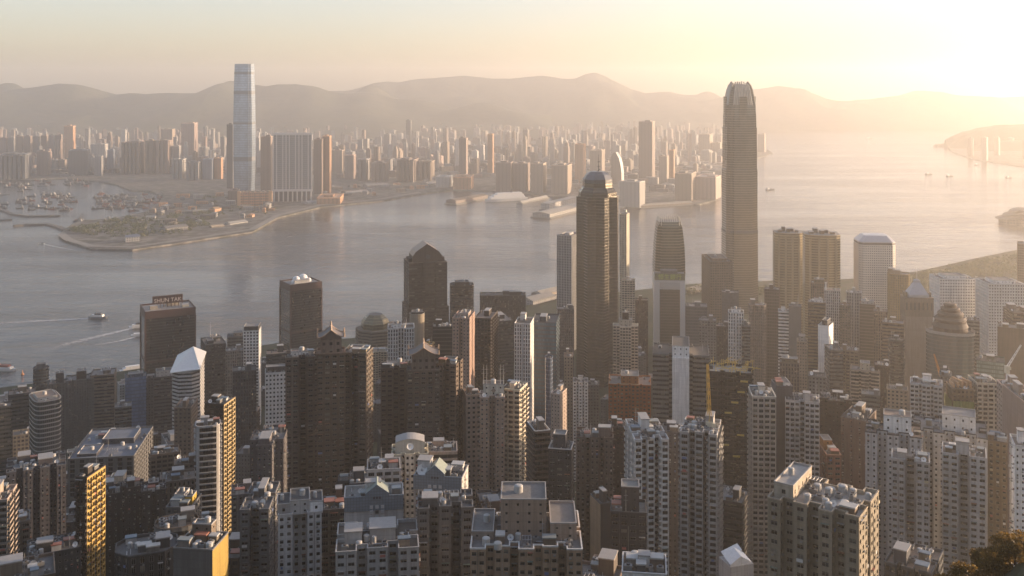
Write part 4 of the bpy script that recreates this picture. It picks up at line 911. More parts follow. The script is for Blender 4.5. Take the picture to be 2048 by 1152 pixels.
T(1175, 1198, 768, 960, 850, 'grey apartment block touching the white two columned block', sty='resi', wall='grey', **AP)
T(1102, 1134, 786, 800, 860, 'small pinkish block with a plain lit end wall', rel=-20, s=.45, sty='small', wall='pink', skip=2, **AP)
T(1218, 1301, 766, 850, 860, 'orange tiled apartment block with round openings and rooftop tank', pl='bays:4:2:2:2', sty='resi', wall='orange', core=(0, 0, .42, .6, 7, 'orange'), **AP)
T(1216, 1256, 852, 640, 900, 'dark brown roofed block before the orange tiled block', pl='bays:2:2:2:2', sty='resi', wall='dbrown', clutter=2, near=False, **AP)
RW = T(1307, 1416, 706, 800, 850, 'two dark winged tower with a white lift shaft between', pl='bays:3:1:3:4', sty='band', wall='grey', core=(0, -.3, .30, .9, 9, 'white'), **OF)
part_box('lift_shaft', RW[0], 0, -RW[2] / 2 - .8, 0, RW[3] - 1.3, RW[1] * .30, 3.6 + 5.6, wallmat((.84, .80, .75)))
T(1372, 1413, 612, 1230, 700, 'grey ribbed office tower next to the white framed bank', sty='fins', wall='grey', glass='grey', **OF)
T(1403, 1464, 521, 1420, 640, 'brown stone hotel tower with one lit edge, before the tallest tower', rel=12, s=.3, sty='grid', wall='tan', glass='bronze', core=(0, 0, .7, .6, 4), **OF)
T(1444, 1477, 585, 1330, 650, 'wedge of reflecting glass leaning on the brown hotel tower', pl='prow', sty='glass', wall='slate', glass='grey', clutter=.6, **OF)
T(1398, 1432, 640, 1100, 740, 'plain grey office block below the brown hotel tower', sty='resi', wall='grey', **OF)
T(1430, 1460, 652, 1120, 740, 'dark ribbed block behind the small white tower', sty='slot', wall='dgrey', **OF)
T(1457, 1487, 624, 1010, 740, 'small bright white tower with a scalloped top', pl='bays:2:1:1:1', sty='slot', wall='white', skip=2, core=(0, 0, .6, .6, 4, 'white'), **OF)
T(1483, 1500, 650, 1000, 740, 'thin grey tower hugging the small white one', sty='slab', wall='grey', **AP)
T(1497, 1532, 610, 1120, 740, 'beige ribbed tower between white tower and grey brown slab', pl='saw:3:3', sty='slot', wall='beige', **OF)
T(1530, 1558, 578, 1170, 740, 'tall grey brown slab below the bowed gold towers', sty='fins', wall='brown', glass='bronze', **OF)
T(1557, 1580, 622, 1100, 760, 'white tower striped by dark floors', sty='band', wall='white', **OF)
T(1578, 1602, 612, 1090, 760, 'smooth grey slab beside the white striped tower', sty='plain', wall='grey', **OF)
T(1622, 1654, 565, 1250, 660, 'tan tower with rooftop boxes before the second bowed tower', sty='slot', wall='tan', core=(0, 0, .6, .6, 5), **OF)
T(1617, 1650, 604, 1130, 740, 'tan banded tower with a tilted pale roof', sty='band', wall='tan', core=(.2, 0, .5, .6, 4, 'white'), **OF)
T(1649, 1680, 580, 1210, 720, 'pale tall tower with one fin above its roof', sty='slot', wall='pale', core=(-.8, 0, .1, .8, 8, 'white'), **OF)
T(1680, 1700, 610, 1180, 720, 'slender tan tower beside the finned pale tower', sty='resi', wall='tan', near=False, **AP)
T(1694, 1722, 585, 1220, 720, 'pale tower with a raking roof slab leaning to the harbour', pl='prow', sty='fins', wall='pale', glass='grey', **OF)
T(1720, 1750, 608, 1180, 740, 'green glazed tower with stepped pale cornice', sty='glass', wall='tan', glass='bronze', core=(0, 0, .8, .8, 5, 'pale'), **OF)
T(1748, 1774, 622, 1160, 740, 'brown ribbed tower before the arcaded stone tower', sty='slot', wall='brown', **OF)
T(1776, 1818, 548, 1420, 640, 'gold brown rounded block behind the arcaded stone tower', pl='round:20:4', sty='slot', wall='gold', glass='bronze', clutter=.4, **OF)
T(1766, 1806, 645, 1080, 760, 'low stepped beige block with open roof deck', sty='band', wall='tan', clutter=1.6, **OF)
T(1779, 1806, 680, 1020, 800, 'dark rounded block with a pale balcony ring', pl='round:18:3', sty='slab', wall='dgrey', **OF)
T(1637, 1666, 650, 980, 770, 'white fin tower with an arched hood on top', sty='plain', wall='white', core=(.1, 0, .5, .7, 6, 'dgrey'), rel=-14, s=.3, **OF)
T(1650, 1685, 698, 930, 820, 'grey glass tower before the white arched fin', rel=14, s=.3, sty='band', wall='grey', **OF)
T(1684, 1716, 700, 960, 800, 'tan cluttered apartment block with roof sheds', sty='balc', wall='tan', clutter=2.2, near=False, **AP)
T(1594, 1614, 682, 960, 800, 'thin beige tower with a lantern top', sty='small', wall='beige', core=(0, 0, .6, .6, 6), **AP)
T(1560, 1598, 724, 880, 830, 'dark tan slab with a low sloped roof house', sty='slot', wall='brown', core=(0, 0, .8, .6, 4, 'tan'), **OF)
T(1618, 1651, 752, 850, 840, 'short grey apartment block below the grey glass tower', sty='resi', wall='grey', **AP)
T(1704, 1756, 740, 900, 850, 'beige tower with a pale spine of balconies and stepped crown', pl='bays:3:1:2:2', sty='slab', wall='beige', core=(0, 0, .35, .5, 7, 'cream'), **AP)
T(1724, 1759, 788, 840, 860, 'grey striped block before the stepped crown tower', sty='band', wall='grey', **AP)
T(1775, 1814, 778, 830, 860, 'beige apartment slab with four window columns', sty='resi', wall='beige', **AP)
T(1750, 1778, 730, 900, 850, 'dark narrow tower with a raised white pole', sty='slot', wall='dbrown', **OF)
T(1862, 1946, 556, 1240, 660, 'white gridded office tower, harbour side of the pair', rel=22, s=.24, sty='round', wall='white', glass='bronze', core=(0, 0, .6, .6, 4), clutter=2, **OF)
T(1955, 2045, 566, 1190, 720, 'white gridded office tower, hill side of the pair', rel=24, s=.28, sty='round', wall='white', glass='bronze', core=(0, 0, .6, .6, 4), clutter=1.6, **OF)
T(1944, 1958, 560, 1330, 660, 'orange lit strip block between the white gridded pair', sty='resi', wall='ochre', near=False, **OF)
T(1935, 1958, 640, 1060, 740, 'grey block between the ringed dome tower and white grid', sty='band', wall='grey', **OF)
T(2010, 2075, 624, 1060, 720, 'brown banded tower cut by the frame, before the white grid', rel=20, s=.3, sty='band', wall='brown', **OF)
T(1998, 2050, 655, 1000, 740, 'low tan office slab beneath the brown banded tower', sty='plain', wall='tan', **OF)
T(2038, 2080, 488, 1500, 640, 'hazy brown tower at the frame edge above the shore', sty='fins', wall='tan', glass='bronze', **OF)
T(1956, 2006, 722, 940, 770, 'pale green glass box below the white gridded tower', sty='glass', wall='green', glass=(.14, .19, .16), d=24, **OF)
# --- upper slope, hill side
T(1823, 1882, 768, 700, 860, 'white balconied apartment tower above the core boxed estate', pl='bays:3:2:2:2', sty='balc', wall='white', near=False, **AP)
T(1880, 1902, 750, 740, 860, 'grey apartment tower rising behind the green netted block', sty='resi', wall='grey', near=False, **AP)
T(1938, 1996, 764, 690, 870, 'cream apartment tower with sunlit edge and roof frames', rel=18, s=.3, sty='balc', wall='cream', near=False, clutter=2, **AP)
T(1996, 2052, 775, 640, 900, 'cream and brown apartment tower with roof struts', rel=16, s=.3, sty='resi2', wall='pink', near=False, clutter=2, **AP)
T(2008, 2075, 800, 560, 1010, 'pinkish slab with a blank warm end wall', rel=20, s=.62, sty='plain', wall='pink', **AP)
T(2022, 2070, 890, 470, 1080, 'white round windowed slab cut by the frame', rel=8, s=.2, sty='small', wall='white', **AP)
T(1966, 2012, 880, 540, 1060, 'tan apartment block between the core boxed estate and pinkish slab', sty='resi', wall='tan', **AP)
T(1640, 1702, 800, 680, 900, 'dark brown tiled tower with a jagged roofline', pl='cross', sty='small', wall='dbrown', clutter=2, **AP)
T(1684, 1751, 836, 620, 990, 'dark brown slab with white window columns and a white dish', rel=-14, s=.3, sty='small', wall='brown', skip=2, clutter=1.5, **AP)
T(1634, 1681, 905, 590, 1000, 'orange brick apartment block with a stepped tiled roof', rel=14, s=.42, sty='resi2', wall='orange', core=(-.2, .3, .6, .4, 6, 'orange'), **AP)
T(1420, 1502, 742, 700, 990, 'black tower under scaffolding with yellow lit props', pl='bays:3:2:3:3', sty='slab', wall='black', glass='dark', clutter=0, **OF)
T(1497, 1551, 790, 575, 1060, 'speckled cream apartment wing beside the tall blank fin', rel=8, s=.16, sty='balc', wall='cream', cw=3.2, clutter=2, **AP)
T(1543, 1584, 770, 592, 960, 'tall blank brown fin wall with white capping', rel=14, s=.25, sty='plain', wall='mauve', core=(.35, 0, .4, .9, 3, 'white'), clutter=.3, **AP)
T(1572, 1637, 800, 585, 1010, 'grey apartment wing with a round corner and rooftop pergola', pl='bays:2:2:3:3', sty='balc', wall='pale', cw=3.2, clutter=2.4, **AP)
T(1735, 1838, 866, 520, 1110, 'pale estate tower with white core box, nearer the brown slab', pl='bays:3:2:5:5', sty='small', wall='pale', trim='dgrey', core=(.15, .1, .5, .5, 9, 'white'), cw=2.4, **AP)
T(1832, 1966, 864, 540, 1110, 'pale estate tower with white core box, nearer the hillside trees', pl='bays:4:2:5:5', sty='small', wall='pale', trim='dgrey', core=(.25, .1, .45, .5, 9, 'white'), cw=2.4, **AP)
T(1786, 1856, 918, 480, 1120, 'lower twin finned wing standing before the first estate tower', pl='bays:2:1:5:6', sty='resi', wall='pale', cw=3.6, ww=.64, **AP)
T(1888, 1968, 908, 490, 1120, 'lower twin finned wing standing before the second estate tower', pl='bays:2:1:5:6', sty='resi', wall='pale', cw=3.6, ww=.64, **AP)
T(1541, 1753, 1010, 330, 1150, 'broad grey apartment slab with pale cluttered roof terraces', pl='bays:4:2:4:3:1', sty='resi', wall='beige', rel=-16, s=.2, core=[(-.72, .1, .22, .8, 5.5, 'cream')], cw=3.2, clutter=3, parapet=1.4, roof=roofmat((.50, .47, .43)), **AP)
# --- middle slope
T(1250, 1336, 872, 505, 1150, 'white balconied apartment tower, first half of the paired block', pl='bays:3:3:3:4:2', sty='balc', wall='white', cw=2.9, clutter=3, rel=10, s=.24, **AP)
T(1326, 1374, 862, 540, 1150, 'dark recessed core between the paired white balconied towers', sty='small', wall='mauve', clutter=2, **AP)
T(1362, 1442, 862, 500, 1150, 'white balconied apartment tower, second half with a yellow crane', pl='bays:3:3:3:4:2', sty='balc', wall='pale', cw=2.9, clutter=3, rel=-6, s=.12, **AP)
T(1153, 1226, 872, 580, 1010, 'dark brown apartment tower with pale kitchen columns', pl='bays:3:2:3:4', sty='resi', wall='brown', clutter=1.5, **AP)
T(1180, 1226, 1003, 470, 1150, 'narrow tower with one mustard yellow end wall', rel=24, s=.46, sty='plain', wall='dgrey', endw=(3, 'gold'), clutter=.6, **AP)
T(1222, 1292, 1020, 430, 1150, 'dark glazed apartment block with a stepped lift tower', sty='resi2', wall='dgrey', core=(.1, 0, .5, .6, 11, 'dgrey'), **AP)
T(1054, 1100, 858, 560, 1000, 'brown apartment wing of slanted white balconies', rel=16, s=.35, sty='slab', wall='brown', trim='white', **AP)
T(1097, 1148, 895, 540, 1010, 'dark glass apartment wing with a bright parapet ring', sty='resi2', wall='dgrey', trim='white', rel=-8, s=.12, core=(-.1, .1, .55, .6, 8, 'slate'), clutter=2, **AP)
T(926, 962, 788, 640, 960, 'beige bay of the emblem crowned tower, harbour wing', rel=10, s=.2, sty='resi', wall='pink', **AP)
T(960, 1009, 792, 622, 1010, 'beige slotted tower crowned by a white box with a diamond emblem', pl='bays:2:2:4:4', sty='small', wall='pink', core=(.1, .2, .85, .6, 8, 'cream'), clutter=.6, **AP)
T(1003, 1055, 776, 632, 900, 'cream bay of the emblem crowned tower, sunny wing', rel=-18, s=.3, sty='balc', wall='cream', **AP)
T(572, 640, 712, 605, 960, 'brown bay windowed tower with white roof boxes, lower wing of pagoda block', pl='bays:2:2:5:5', sty='resi2', wall='brown', ledge=.5, core=(-.2, .2, .5, .4, 3, 'white'), **AP)
T(685, 746, 704, 605, 960, 'brown bay windowed tower with one orange sunlit side', pl='bays:2:3:4:4', rel=-16, s=.22, sty='resi2', wall='brown', ledge=.5, core=(-.1, .2, .5, .4, 3, 'white'), **AP)
T(762, 822, 734, 640, 910, 'brown angled apartment wing with white roof boxes', pl='bays:2:2:4:5', sty='resi2', wall='brown', ledge=.5, core=(0, .2, .6, .4, 3, 'white'), **AP)
T(872, 926, 726, 640, 950, 'brown apartment wing with a sunlit edge by the pinkish tower', pl='bays:2:2:4:4', rel=-18, s=.26, sty='resi2', wall='brown', ledge=.5, core=(0, .2, .6, .4, 3, 'tan'), **AP)
T(497, 578, 884, 560, 1000, 'grey cross shaped apartment tower with an orange lit rim', pl='cross', sty='small', wall='mauve', rel=-8, s=.2, clutter=3, **AP)
T(392, 440, 850, 640, 1000, 'black glass apartment tower ringed by wavy white balconies', pl='round:20:4', sty='slab', wall='pale', glass='dark', fh=3.6, wh=.8, proj=1.0, clutter=.4, **AP)
T(411, 470, 805, 670, 1000, 'black tower with a whole side glowing gold in the sun', rel=-26, s=.38, sty='balc', wall='dbrown', endw=(1, 'ochre'), glass='dark', clutter=1.2, near=False, **AP)  # end wall coloured gold for the low sun falling on it
T(149, 300, 905, 730, 960, 'broad flat roofed market block with blue grey roof decks', rel=-14, s=.22, sty='slot', wall='grey', d=62, roof=roofmat((.20, .225, .27)), core=[(.2, .3, .5, .35, 4, 'slate'), (-.5, -.5, .3, .3, 2, 'mauve')], clutter=3, cw=6, name='market_block', cat='building')
T(20, 126, 934, 600, 1100, 'grey cross shaped apartment tower near the frame edge', pl='bays:4:3:4:5', sty='small', wall='mauve', clutter=2, **AP)
T(-30, 31, 996, 500, 1150, 'pinkish balconied apartment tower at the frame edge', pl='bays:2:2:3:3', sty='balc', wall='pink', rel=-14, s=.3, **AP)
T(28, 58, 1040, 520, 1150, 'short grey annex beside the pinkish balconied tower', sty='balc', wall='grey', **AP)
T(154, 209, 950, 480, 1150, 'narrow dark tower with one blazing gold balconied side', rel=-32, s=.62, sty='balc', wall='dbrown', endw=(1, 'ochre'), cw=2.4, clutter=.5, **AP)  # shaded front and sunlit side are put into the wall colours
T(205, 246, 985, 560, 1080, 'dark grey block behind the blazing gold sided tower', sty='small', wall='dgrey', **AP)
T(303, 356, 905, 690, 990, 'dim brown balconied block below the market roof', sty='balc', wall='brown', near=False, **AP)
T(350, 396, 925, 640, 1000, 'dim brown apartment pair with cluttered roof sheds', sty='resi', wall='brown', clutter=2, near=False, **AP)
T(242, 286, 972, 560, 1090, 'dark slim apartment tower with pale roof tanks', pl='cross', sty='small', wall='dgrey', clutter=1.5, **AP)
T(284, 330, 978, 545, 1090, 'dark slim apartment tower with a dull red roof hut', pl='bays:2:2:2:2', sty='small', wall='dgrey', core=(0, 0, .4, .4, 4, 'maroon'), **AP)
T(322, 388, 958, 590, 1040, 'dull brown ribbed block behind the small penthouse block', sty='slot', wall='brown', **AP)
T(334, 402, 1010, 460, 1080, 'small penthouse block with white roof house catching gold light', rel=-18, s=.3, sty='resi', wall='grey', core=[(-.3, .3, .4, .5, 4.5, 'white'), (.5, .1, .3, .4, 4, 'ochre')], clutter=1.5, **AP)  # the yellow roof house carries gold sunlight in its colour
T(312, 396, 1052, 420, 1150, 'rounded terrace block with a curved brown parapet', pl='round:24:2.6', sty='band', wall='grey', trim='brown', clutter=1.4, **AP)
T(350, 455, 1092, 360, 1150, 'flat roofed block whose sunny side glows solid gold', rel=-24, s=.3, sty='plain', wall='grey', endw=(1, 'ochre'), core=[(-.1, .6, .5, .3, 6, 'tan')], clutter=1.5, **AP)  # sunny end has its sunlight painted into the wall colour
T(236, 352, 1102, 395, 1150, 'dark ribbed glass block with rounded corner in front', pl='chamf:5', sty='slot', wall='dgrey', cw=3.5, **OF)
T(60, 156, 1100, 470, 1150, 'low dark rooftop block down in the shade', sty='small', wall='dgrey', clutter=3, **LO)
T(464, 514, 985, 520, 1080, 'pale grey apartment strip behind the white bay tower', sty='resi', wall='mauve', **AP)
T(482, 560, 1010, 440, 1150, 'brown and white bay tower with a long flat parapet', pl='bays:2:2:4:4', sty='resi2', wall='grey', rel=-10, s=.3, ledge=.4, **AP)
T(558, 642, 1022, 415, 1150, 'white twin bayed tower with paired square windows and dark slot', pl='bays:2:1:6:6', sty='resi', wall='pale', cw=3.4, ww=.5, core=[(-.75, 0, .3, .8, 5, 'pale'), (0, .1, .45, .9, 6, 'pale'), (.75, 0, .3, .8, 5, 'white')], clutter=1.5, **AP)
T(640, 696, 1015, 440, 1150, 'brown balconied tower lit warm along its roof frames', sty='balc', wall='brown', clutter=3, **AP)
T(690, 806, 990, 415, 1075, 'pale tower with blue tiled gable crown and square motif, harbour one', sty='plain', wall='pale', clutter=.6, d=13, **AP)
T(828, 937, 950, 430, 1150, 'pale tower with blue tiled gable crown and a big white dish', sty='small', wall='pale', skip=2, rel=-12, s=.13, clutter=.6, **AP)
T(675, 835, 1090, 385, 1150, 'stepped white bay windowed front below the blue tiled gable', pl='bays:3:2:4:5:1.5', sty='resi2', wall='pale', clutter=2, **AP)
T(836, 945, 1010, 400, 1150, 'white bay windowed front with tall dark window columns', pl='bays:3:2:4:4:1.5', sty='resi2', wall='grey', clutter=1.5, **AP)
T(735, 800, 935, 480, 985, 'brown walled roof terrace block with white edge frames', sty='balc', wall='pale', clutter=2.5, **AP)
T(784, 856, 905, 500, 960, 'curved roofed lift house block carrying a white dish', pl='bays:3:2:2:2', sty='resi', wall='cream', clutter=0, **AP)
T(850, 914, 900, 510, 960, 'pink brick block with open orange lit roof arcade', sty='slab', wall='pink', clutter=2.5, **AP)
T(945, 1160, 1085, 350, 1150, 'wide beige apartment block with white edged roof terraces', pl='bays:5:2:3:3:2', sty='resi2', wall='pink', trim='white', core=[(-.05, .3, .42, .5, 13, 'pink'), (.68, .2, .24, .6, 6, 'pink'), (-.8, .2, .2, .6, 3, 'pink')], cw=3.2, clutter=2, **AP)
T(1245, 1332, 1140, 330, 1152, 'white parapet rooftop peeping up from the shaded street', sty='small', wall='white', trim='white', clutter=3, **LO)
# ------------------------------------------------------------------ crowns, signs, cranes and trees of the near side
def find(sub):
    for b, r in zip(BUILT, ROOTS):
        if sub in b[5]: return r
def dims(r):
    w_ = [c for c in r.children if c.name.startswith('wall')][0]; co = np.zeros(len(w_.data.vertices) * 3); w_.data.vertices.foreach_get('co', co); co = co.reshape(-1, 3); return co.min(0), co.max(0)
# pagoda roofed middle bays
def pagoda(x0, x1, yt, Y, yb, label, pav_w):
    r, wd, dp, H, wm = tower(x0, x1, yt, Y, yb, label, pl='bays:1:1:2:2', sty='resi2', wall='brown', ledge=.5, clutter=0, **AP)
    pw, pd = wd * pav_w, dp * .7; z = H - 1.19; b = MB(); p_ = plan('rect', pw, pd)
    for i in range(4): facade(b, p_[i], p_[(i + 1) % 4], z, z + 9, dict(kind='grid', cw=4.0, fh=3.6, ww=.4, wh=.45, sill=.3, rec=.3), 1, None, 1, i)
    b.build('pavilion', [wallmat((.26, .20, .155)), glassmat(GL['warm'])], r)
    rt = flat((.10, .085, .08), .6, name='roof_tile'); b = MB(); N_ = 9; ex, ey = pw * .62, pd * .62; zr = z + 9.01
    for sg in (-1, 1):
        pr = None
        for k in range(N_ + 1):
            t = k / N_; x = sg * ex * (1 - t); zz = zr + 6.0 * t ** 1.2; row = [(x, -ey, zz + (1.6 * (1 - t) ** 3)), (x, ey, zz + (1.6 * (1 - t) ** 3))]
            if pr: q = [pr[0], pr[1], row[1], row[0]]; b.quads([q if sg > 0 else q[::-1]], 0)
            pr = row
    b.build('roof_tiles', rt, r)
    b = MB()
    for sy in (-.92, .92): b.poly([(-ex * .85, sy * ey, zr + .3), (ex * .85, sy * ey, zr + .3), (ex * .4, sy * ey, zr + 2.7), (0, sy * ey, zr + 5.6), (-ex * .4, sy * ey, zr + 2.7)][::1 if sy < 0 else -1])
    b.build('gable', wallmat((.26, .20, .155)), r)
    b = MB()
    for sy in (-1, 1):
        for sg in (-1, 1):
            for k in range(N_):
                t0, t1 = k / N_, (k + 1) / N_; f_ = lambda t: (sg * ex * (1 - t), sy * ey * 1.01, zr + 6.0 * t ** 1.2 + 1.6 * (1 - t) ** 3 + .15); b.tube(f_(t0), f_(t1), .35, .35, 5)
            b.tube((sg * ex * 1.02, sy * ey, zr + 1.5), (sg * ex * 1.04, sy * ey, zr + 4.2), .7, .4, 5)
        b.tube((0, sy * ey, zr + 5.9), (0, sy * ey, zr + 8.6), .8, .35, 6)
    b.tube((0, -ey, zr + 6.0), (0, ey, zr + 6.0), .6, .6, 6); b.build('ridge', flat((.34, .24, .17), .6, name='terracotta'), r)
pagoda(634, 690, 705, 598, 960, 'brown tower bay crowned by a curved pagoda pavilion, harbour one', .74)
pagoda(814, 880, 738, 632, 900, 'brown tower bay crowned by a curved pagoda pavilion, hillside one', .72)
# emblem box and masts
r = find('white box with a diamond emblem'); lo, hi = dims(r); cb = [c for c in r.children if c.name.startswith('machine_room')][0]; co = np.array([v.co for v in cb.data.vertices]); cl, ch_ = co.min(0), co.max(0)
b = MB(); xm = (cl[0] + ch_[0]) / 2; zm = (cl[2] + ch_[2]) / 2; b.poly([(xm - 1.6, cl[1] - .12, zm), (xm, cl[1] - .12, zm - 1.6), (xm + 1.6, cl[1] - .12, zm), (xm, cl[1] - .12, zm + 1.6)]); b.build('emblem', flat((.22, .17, .14), .6, name='bronze'), r)
for x in (cl[0] + .4, cl[0] + 2.4, ch_[0] - 2.4, ch_[0] - .4): mast(r, x, cl[1] + .6, ch_[2], 12, .22)
# blue tiled gables
def tile_mat():
    m, t, b = nodes('blue_tiles'); uv = N(t, 'ShaderNodeTexCoord'); br = N(t, 'ShaderNodeTexBrick'); br.offset = 0; br.inputs['Scale'].default_value = 1.0; br.inputs['Brick Width'].default_value = 1.2; br.inputs['Row Height'].default_value = 1.2; br.inputs['Mortar Size'].default_value = .06
    br.inputs['Color1'].default_value = (.125, .155, .185, 1); br.inputs['Color2'].default_value = (.15, .18, .21, 1); br.inputs['Mortar'].default_value = (.08, .09, .1, 1); rot = N(t, 'ShaderNodeMapping'); rot.inputs['Rotation'].default_value = (math.radians(90), 0, 0); t.links.new(uv.outputs['Object'], rot.inputs[0]); t.links.new(rot.outputs[0], br.inputs['Vector']); t.links.new(br.outputs['Color'], b.inputs['Base Color']); b.inputs['Roughness'].default_value = .5; return m
TM = tile_mat()
def gable(sub, peak, motif):
    r = find(sub); lo, hi = dims(r); W = hi[0] - lo[0]; yf = lo[1] - .06; H = hi[2]; b = MB(); z0 = H - 5.5
    px_ = lo[0] + W * peak; out = [(lo[0], z0), (hi[0], z0), (hi[0], H + .6), (px_ + W * .2, H + .6), (px_ + W * .2, H + 1.6), (px_, H + 5.2), (px_ - W * .2, H + 1.6), (px_ - W * .2, H + .6), (lo[0], H + .6)]
    b.poly([(x, yf - .5, z) for x, z in out]); b.poly([(x, yf, z) for x, z in out][::-1]); n = len(out)
    for i in range(n): (xa, za), (xb, zb) = out[i], out[(i + 1) % n]; b.quads([[(xa, yf, za), (xb, yf, zb), (xb, yf - .5, zb), (xa, yf - .5, za)]])
    b.build('gable', TM, r)
    b = MB(); b.quads([[(px_ - W * .2, yf, H + 1.5), (px_, yf, H + 5.1), (px_, yf + 9, H + 5.1), (px_ - W * .2, yf + 9, H + 1.5)], [(px_, yf, H + 5.1), (px_ + W * .2, yf, H + 1.5), (px_ + W * .2, yf + 9, H + 1.5), (px_, yf + 9, H + 5.1)], [(px_ + W * .2, yf + 9, H - 1), (px_ - W * .2, yf + 9, H - 1), (px_ - W * .2, yf + 9, H + 1.5), (px_ + W * .2, yf + 9, H + 1.5)]]); b.poly([(px_ - W * .2, yf + 9.01, H + 1.5), (px_, yf + 9.01, H + 5.1), (px_ + W * .2, yf + 9.01, H + 1.5)]); b.build('gable_roof', flat((.20, .23, .2), .6, name='roof_tile'), r)
    b = MB(); s_ = 1.35
    for i in range(3):
        for j in range(3): b.box(px_ + (i - 1) * s_ * 1.7, yf - .62, z0 - 3.2 + j * s_ * 1.5, z0 - 3.2 + j * s_ * 1.5 + s_, s_, .2, 1 if (i == 1 and j == 1) else 0, bottom=True)
    b.build('square_motif', [flat((.42, .42, .42), .6, name='pale_render'), M_dark], r)
    b = MB()
    for i in range(3): b.box(px_ + (i - 1) * 1.2, yf - .62, H - .6, H + .3, .8, .16, bottom=True)
    b.build('vent', M_dark, r); return r, lo, hi
gable('square motif, harbour one', .55, 1); r, lo, hi = gable('gable crown and a big white dish', .45, 1)
dish(r, lo[0] + 3, lo[1] + 3, hi[2] - 1, 2.3, .3)
r = find('curved roofed lift house'); lo, hi = dims(r); W = hi[0] - lo[0]; D = hi[1] - lo[1]; b = MB(); n = 10; arc = [(-W * .4 + W * .8 * k / n, hi[2] + 5 + 1.6 * math.sin(math.pi * k / n)) for k in range(n + 1)]
b.poly([(x, -D * .3, z) for x, z in [(-W * .4, hi[2] - 1.19), (W * .4, hi[2] - 1.19)] + arc[::-1]]); b.poly([(x, D * .3, z) for x, z in [(-W * .4, hi[2] - 1.19), (W * .4, hi[2] - 1.19)] + arc[::-1]][::-1])
for (xa, za), (xb, zb) in zip(arc[:-1], arc[1:]): b.quads([[(xa, -D * .34, za + .1), (xb, -D * .34, zb + .1), (xb, D * .34, zb + .1), (xa, D * .34, za + .1)]], 1)
for sx in (-1, 1): b.quads([[(sx * W * .4, sx * -D * .3, hi[2] - 1.19), (sx * W * .4, sx * D * .3, hi[2] - 1.19), (sx * W * .4, sx * D * .3, hi[2] + 5), (sx * W * .4, sx * -D * .3, hi[2] + 5)]])
b.build('lift_house', [wallmat(PAL['cream']), M_trim], r); dish(r, 0, -D * .42, hi[2] + 1.5, 1.7, .2)
# sloping metal roof of the striped tower
r = find('sloping pale metal roof'); lo, hi = dims(r); b = MB(); (xa, ya, _), (xb, yb_, H) = lo, hi; xm = xa + (xb - xa) * .55
e = 1.0; P = [(xa - e, ya - e, H + .2), (xb + e, ya - e, H + 2.5), (xb + e, yb_ + e, H + 7), (xm, yb_ + e, H + 13), (xa - e, yb_ + e, H + 5)]; b.poly(P); b.poly([(x, y, z - .8) for x, y, z in P][::-1])
for i in range(5): p, q = P[i], P[(i + 1) % 5]; b.quads([[(p[0], p[1], p[2] - .8), (q[0], q[1], q[2] - .8), q, p]])
b.build('sloping_roof', flat((.62, .6, .57), .4, .2, name='sheet_metal'), r)
b = MB(); b.quads([[(xb, yb_, H - 1), (xa, yb_, H - 1), (xa, yb_, H + 4), (xb, yb_, H + 6)], [(xb, ya, H - 1), (xb, yb_, H - 1), (xb, yb_, H + 6), (xb, ya, H + 1.6)], [(xa, yb_, H - 1), (xa, ya, H - 1), (xa, ya, H - .6), (xa, yb_, H + 4)]]); b.build('roof_wall', wallmat(PAL['dgrey']), r)
# thin mast of the dark gridded tower
r = find('deep roof well and thin mast'); lo, hi = dims(r); mast(r, lo[0] + 8, 0, hi[2] - 1.1, 22, .3)
# scaffolding with yellow props on the black tower
r = find('black tower under scaffolding'); lo, hi = dims(r); rng = random.Random(4); ym = flat((.42, .30, .07), .5, name='yellow_paint'); b = MB()
for k in range(34):
    x, y, z = rng.uniform(lo[0], hi[0]), rng.uniform(lo[1], hi[1]), hi[2] - 1 + rng.uniform(0, 5); a = rng.choice([0, 0, .5, 1.57, 1.57, -.5]); L = rng.uniform(3, 9); b.tube((x, y, z), (x + math.cos(a) * L, y + math.sin(a) * L * .4, z + rng.choice([0, 0, 2.2])), .28, .28, 5)
for k in range(26): x, y = rng.uniform(lo[0], hi[0]), rng.uniform(lo[1], hi[1]); b.tube((x, y, hi[2] - 1.2), (x, y, hi[2] + rng.uniform(2, 6)), .22, .22, 5)
b.build('scaffold', ym, r, 'stuff')
b = MB()
for k in range(8): b.box(rng.uniform(lo[0], hi[0]) * .8, lo[1] - .4, hi[2] - 6 - k * 7.5, hi[2] - 4.8 - k * 7.5, 5, .6, bottom=True)
b.build('hoarding', ym, r, 'stuff')
# block wrapped in green netting
r, wd, dp, H, wm = tower(1894, 1944, 776, 690, 850, 'block wrapped in green netting beneath orange roof boards', rel=14, s=.25, sty='resi', wall='tan', clutter=2, near=False, **AP)
b = MB(); 
for k in range(14):
    x0_, x1_ = -wd / 2 + wd * k / 14, -wd / 2 + wd * (k + 1) / 14; w0, w1 = .5 * math.sin(k * 2.1), .5 * math.sin((k + 1) * 2.1); b.quads([[(x0_, -dp / 2 - 1.6 + w0, H - 36), (x1_, -dp / 2 - 1.6 + w1, H - 36), (x1_, -dp / 2 - 1.6 + w1, H - 8), (x0_, -dp / 2 - 1.6 + w0, H - 8)]])
b.quads([[(-wd / 2 - 1, dp / 2, H - 36), (-wd / 2 - 1, -dp / 2 - 1.6, H - 36), (-wd / 2 - 1, -dp / 2 - 1.6, H - 8), (-wd / 2 - 1, dp / 2, H - 8)]]); b.build('net', flat((.13, .17, .04), .8, name='green_net'), r)
b = MB()
for k in range(7): b.box(-wd * .4 + wd * .8 * k / 6, -dp * .1, H + .2, H + 3 + k % 3, wd * .09, dp * .6, 0, .2 * (k % 3))
b.build('roof_board', flat((.42, .24, .12), .7, name='plywood'), r, 'stuff')
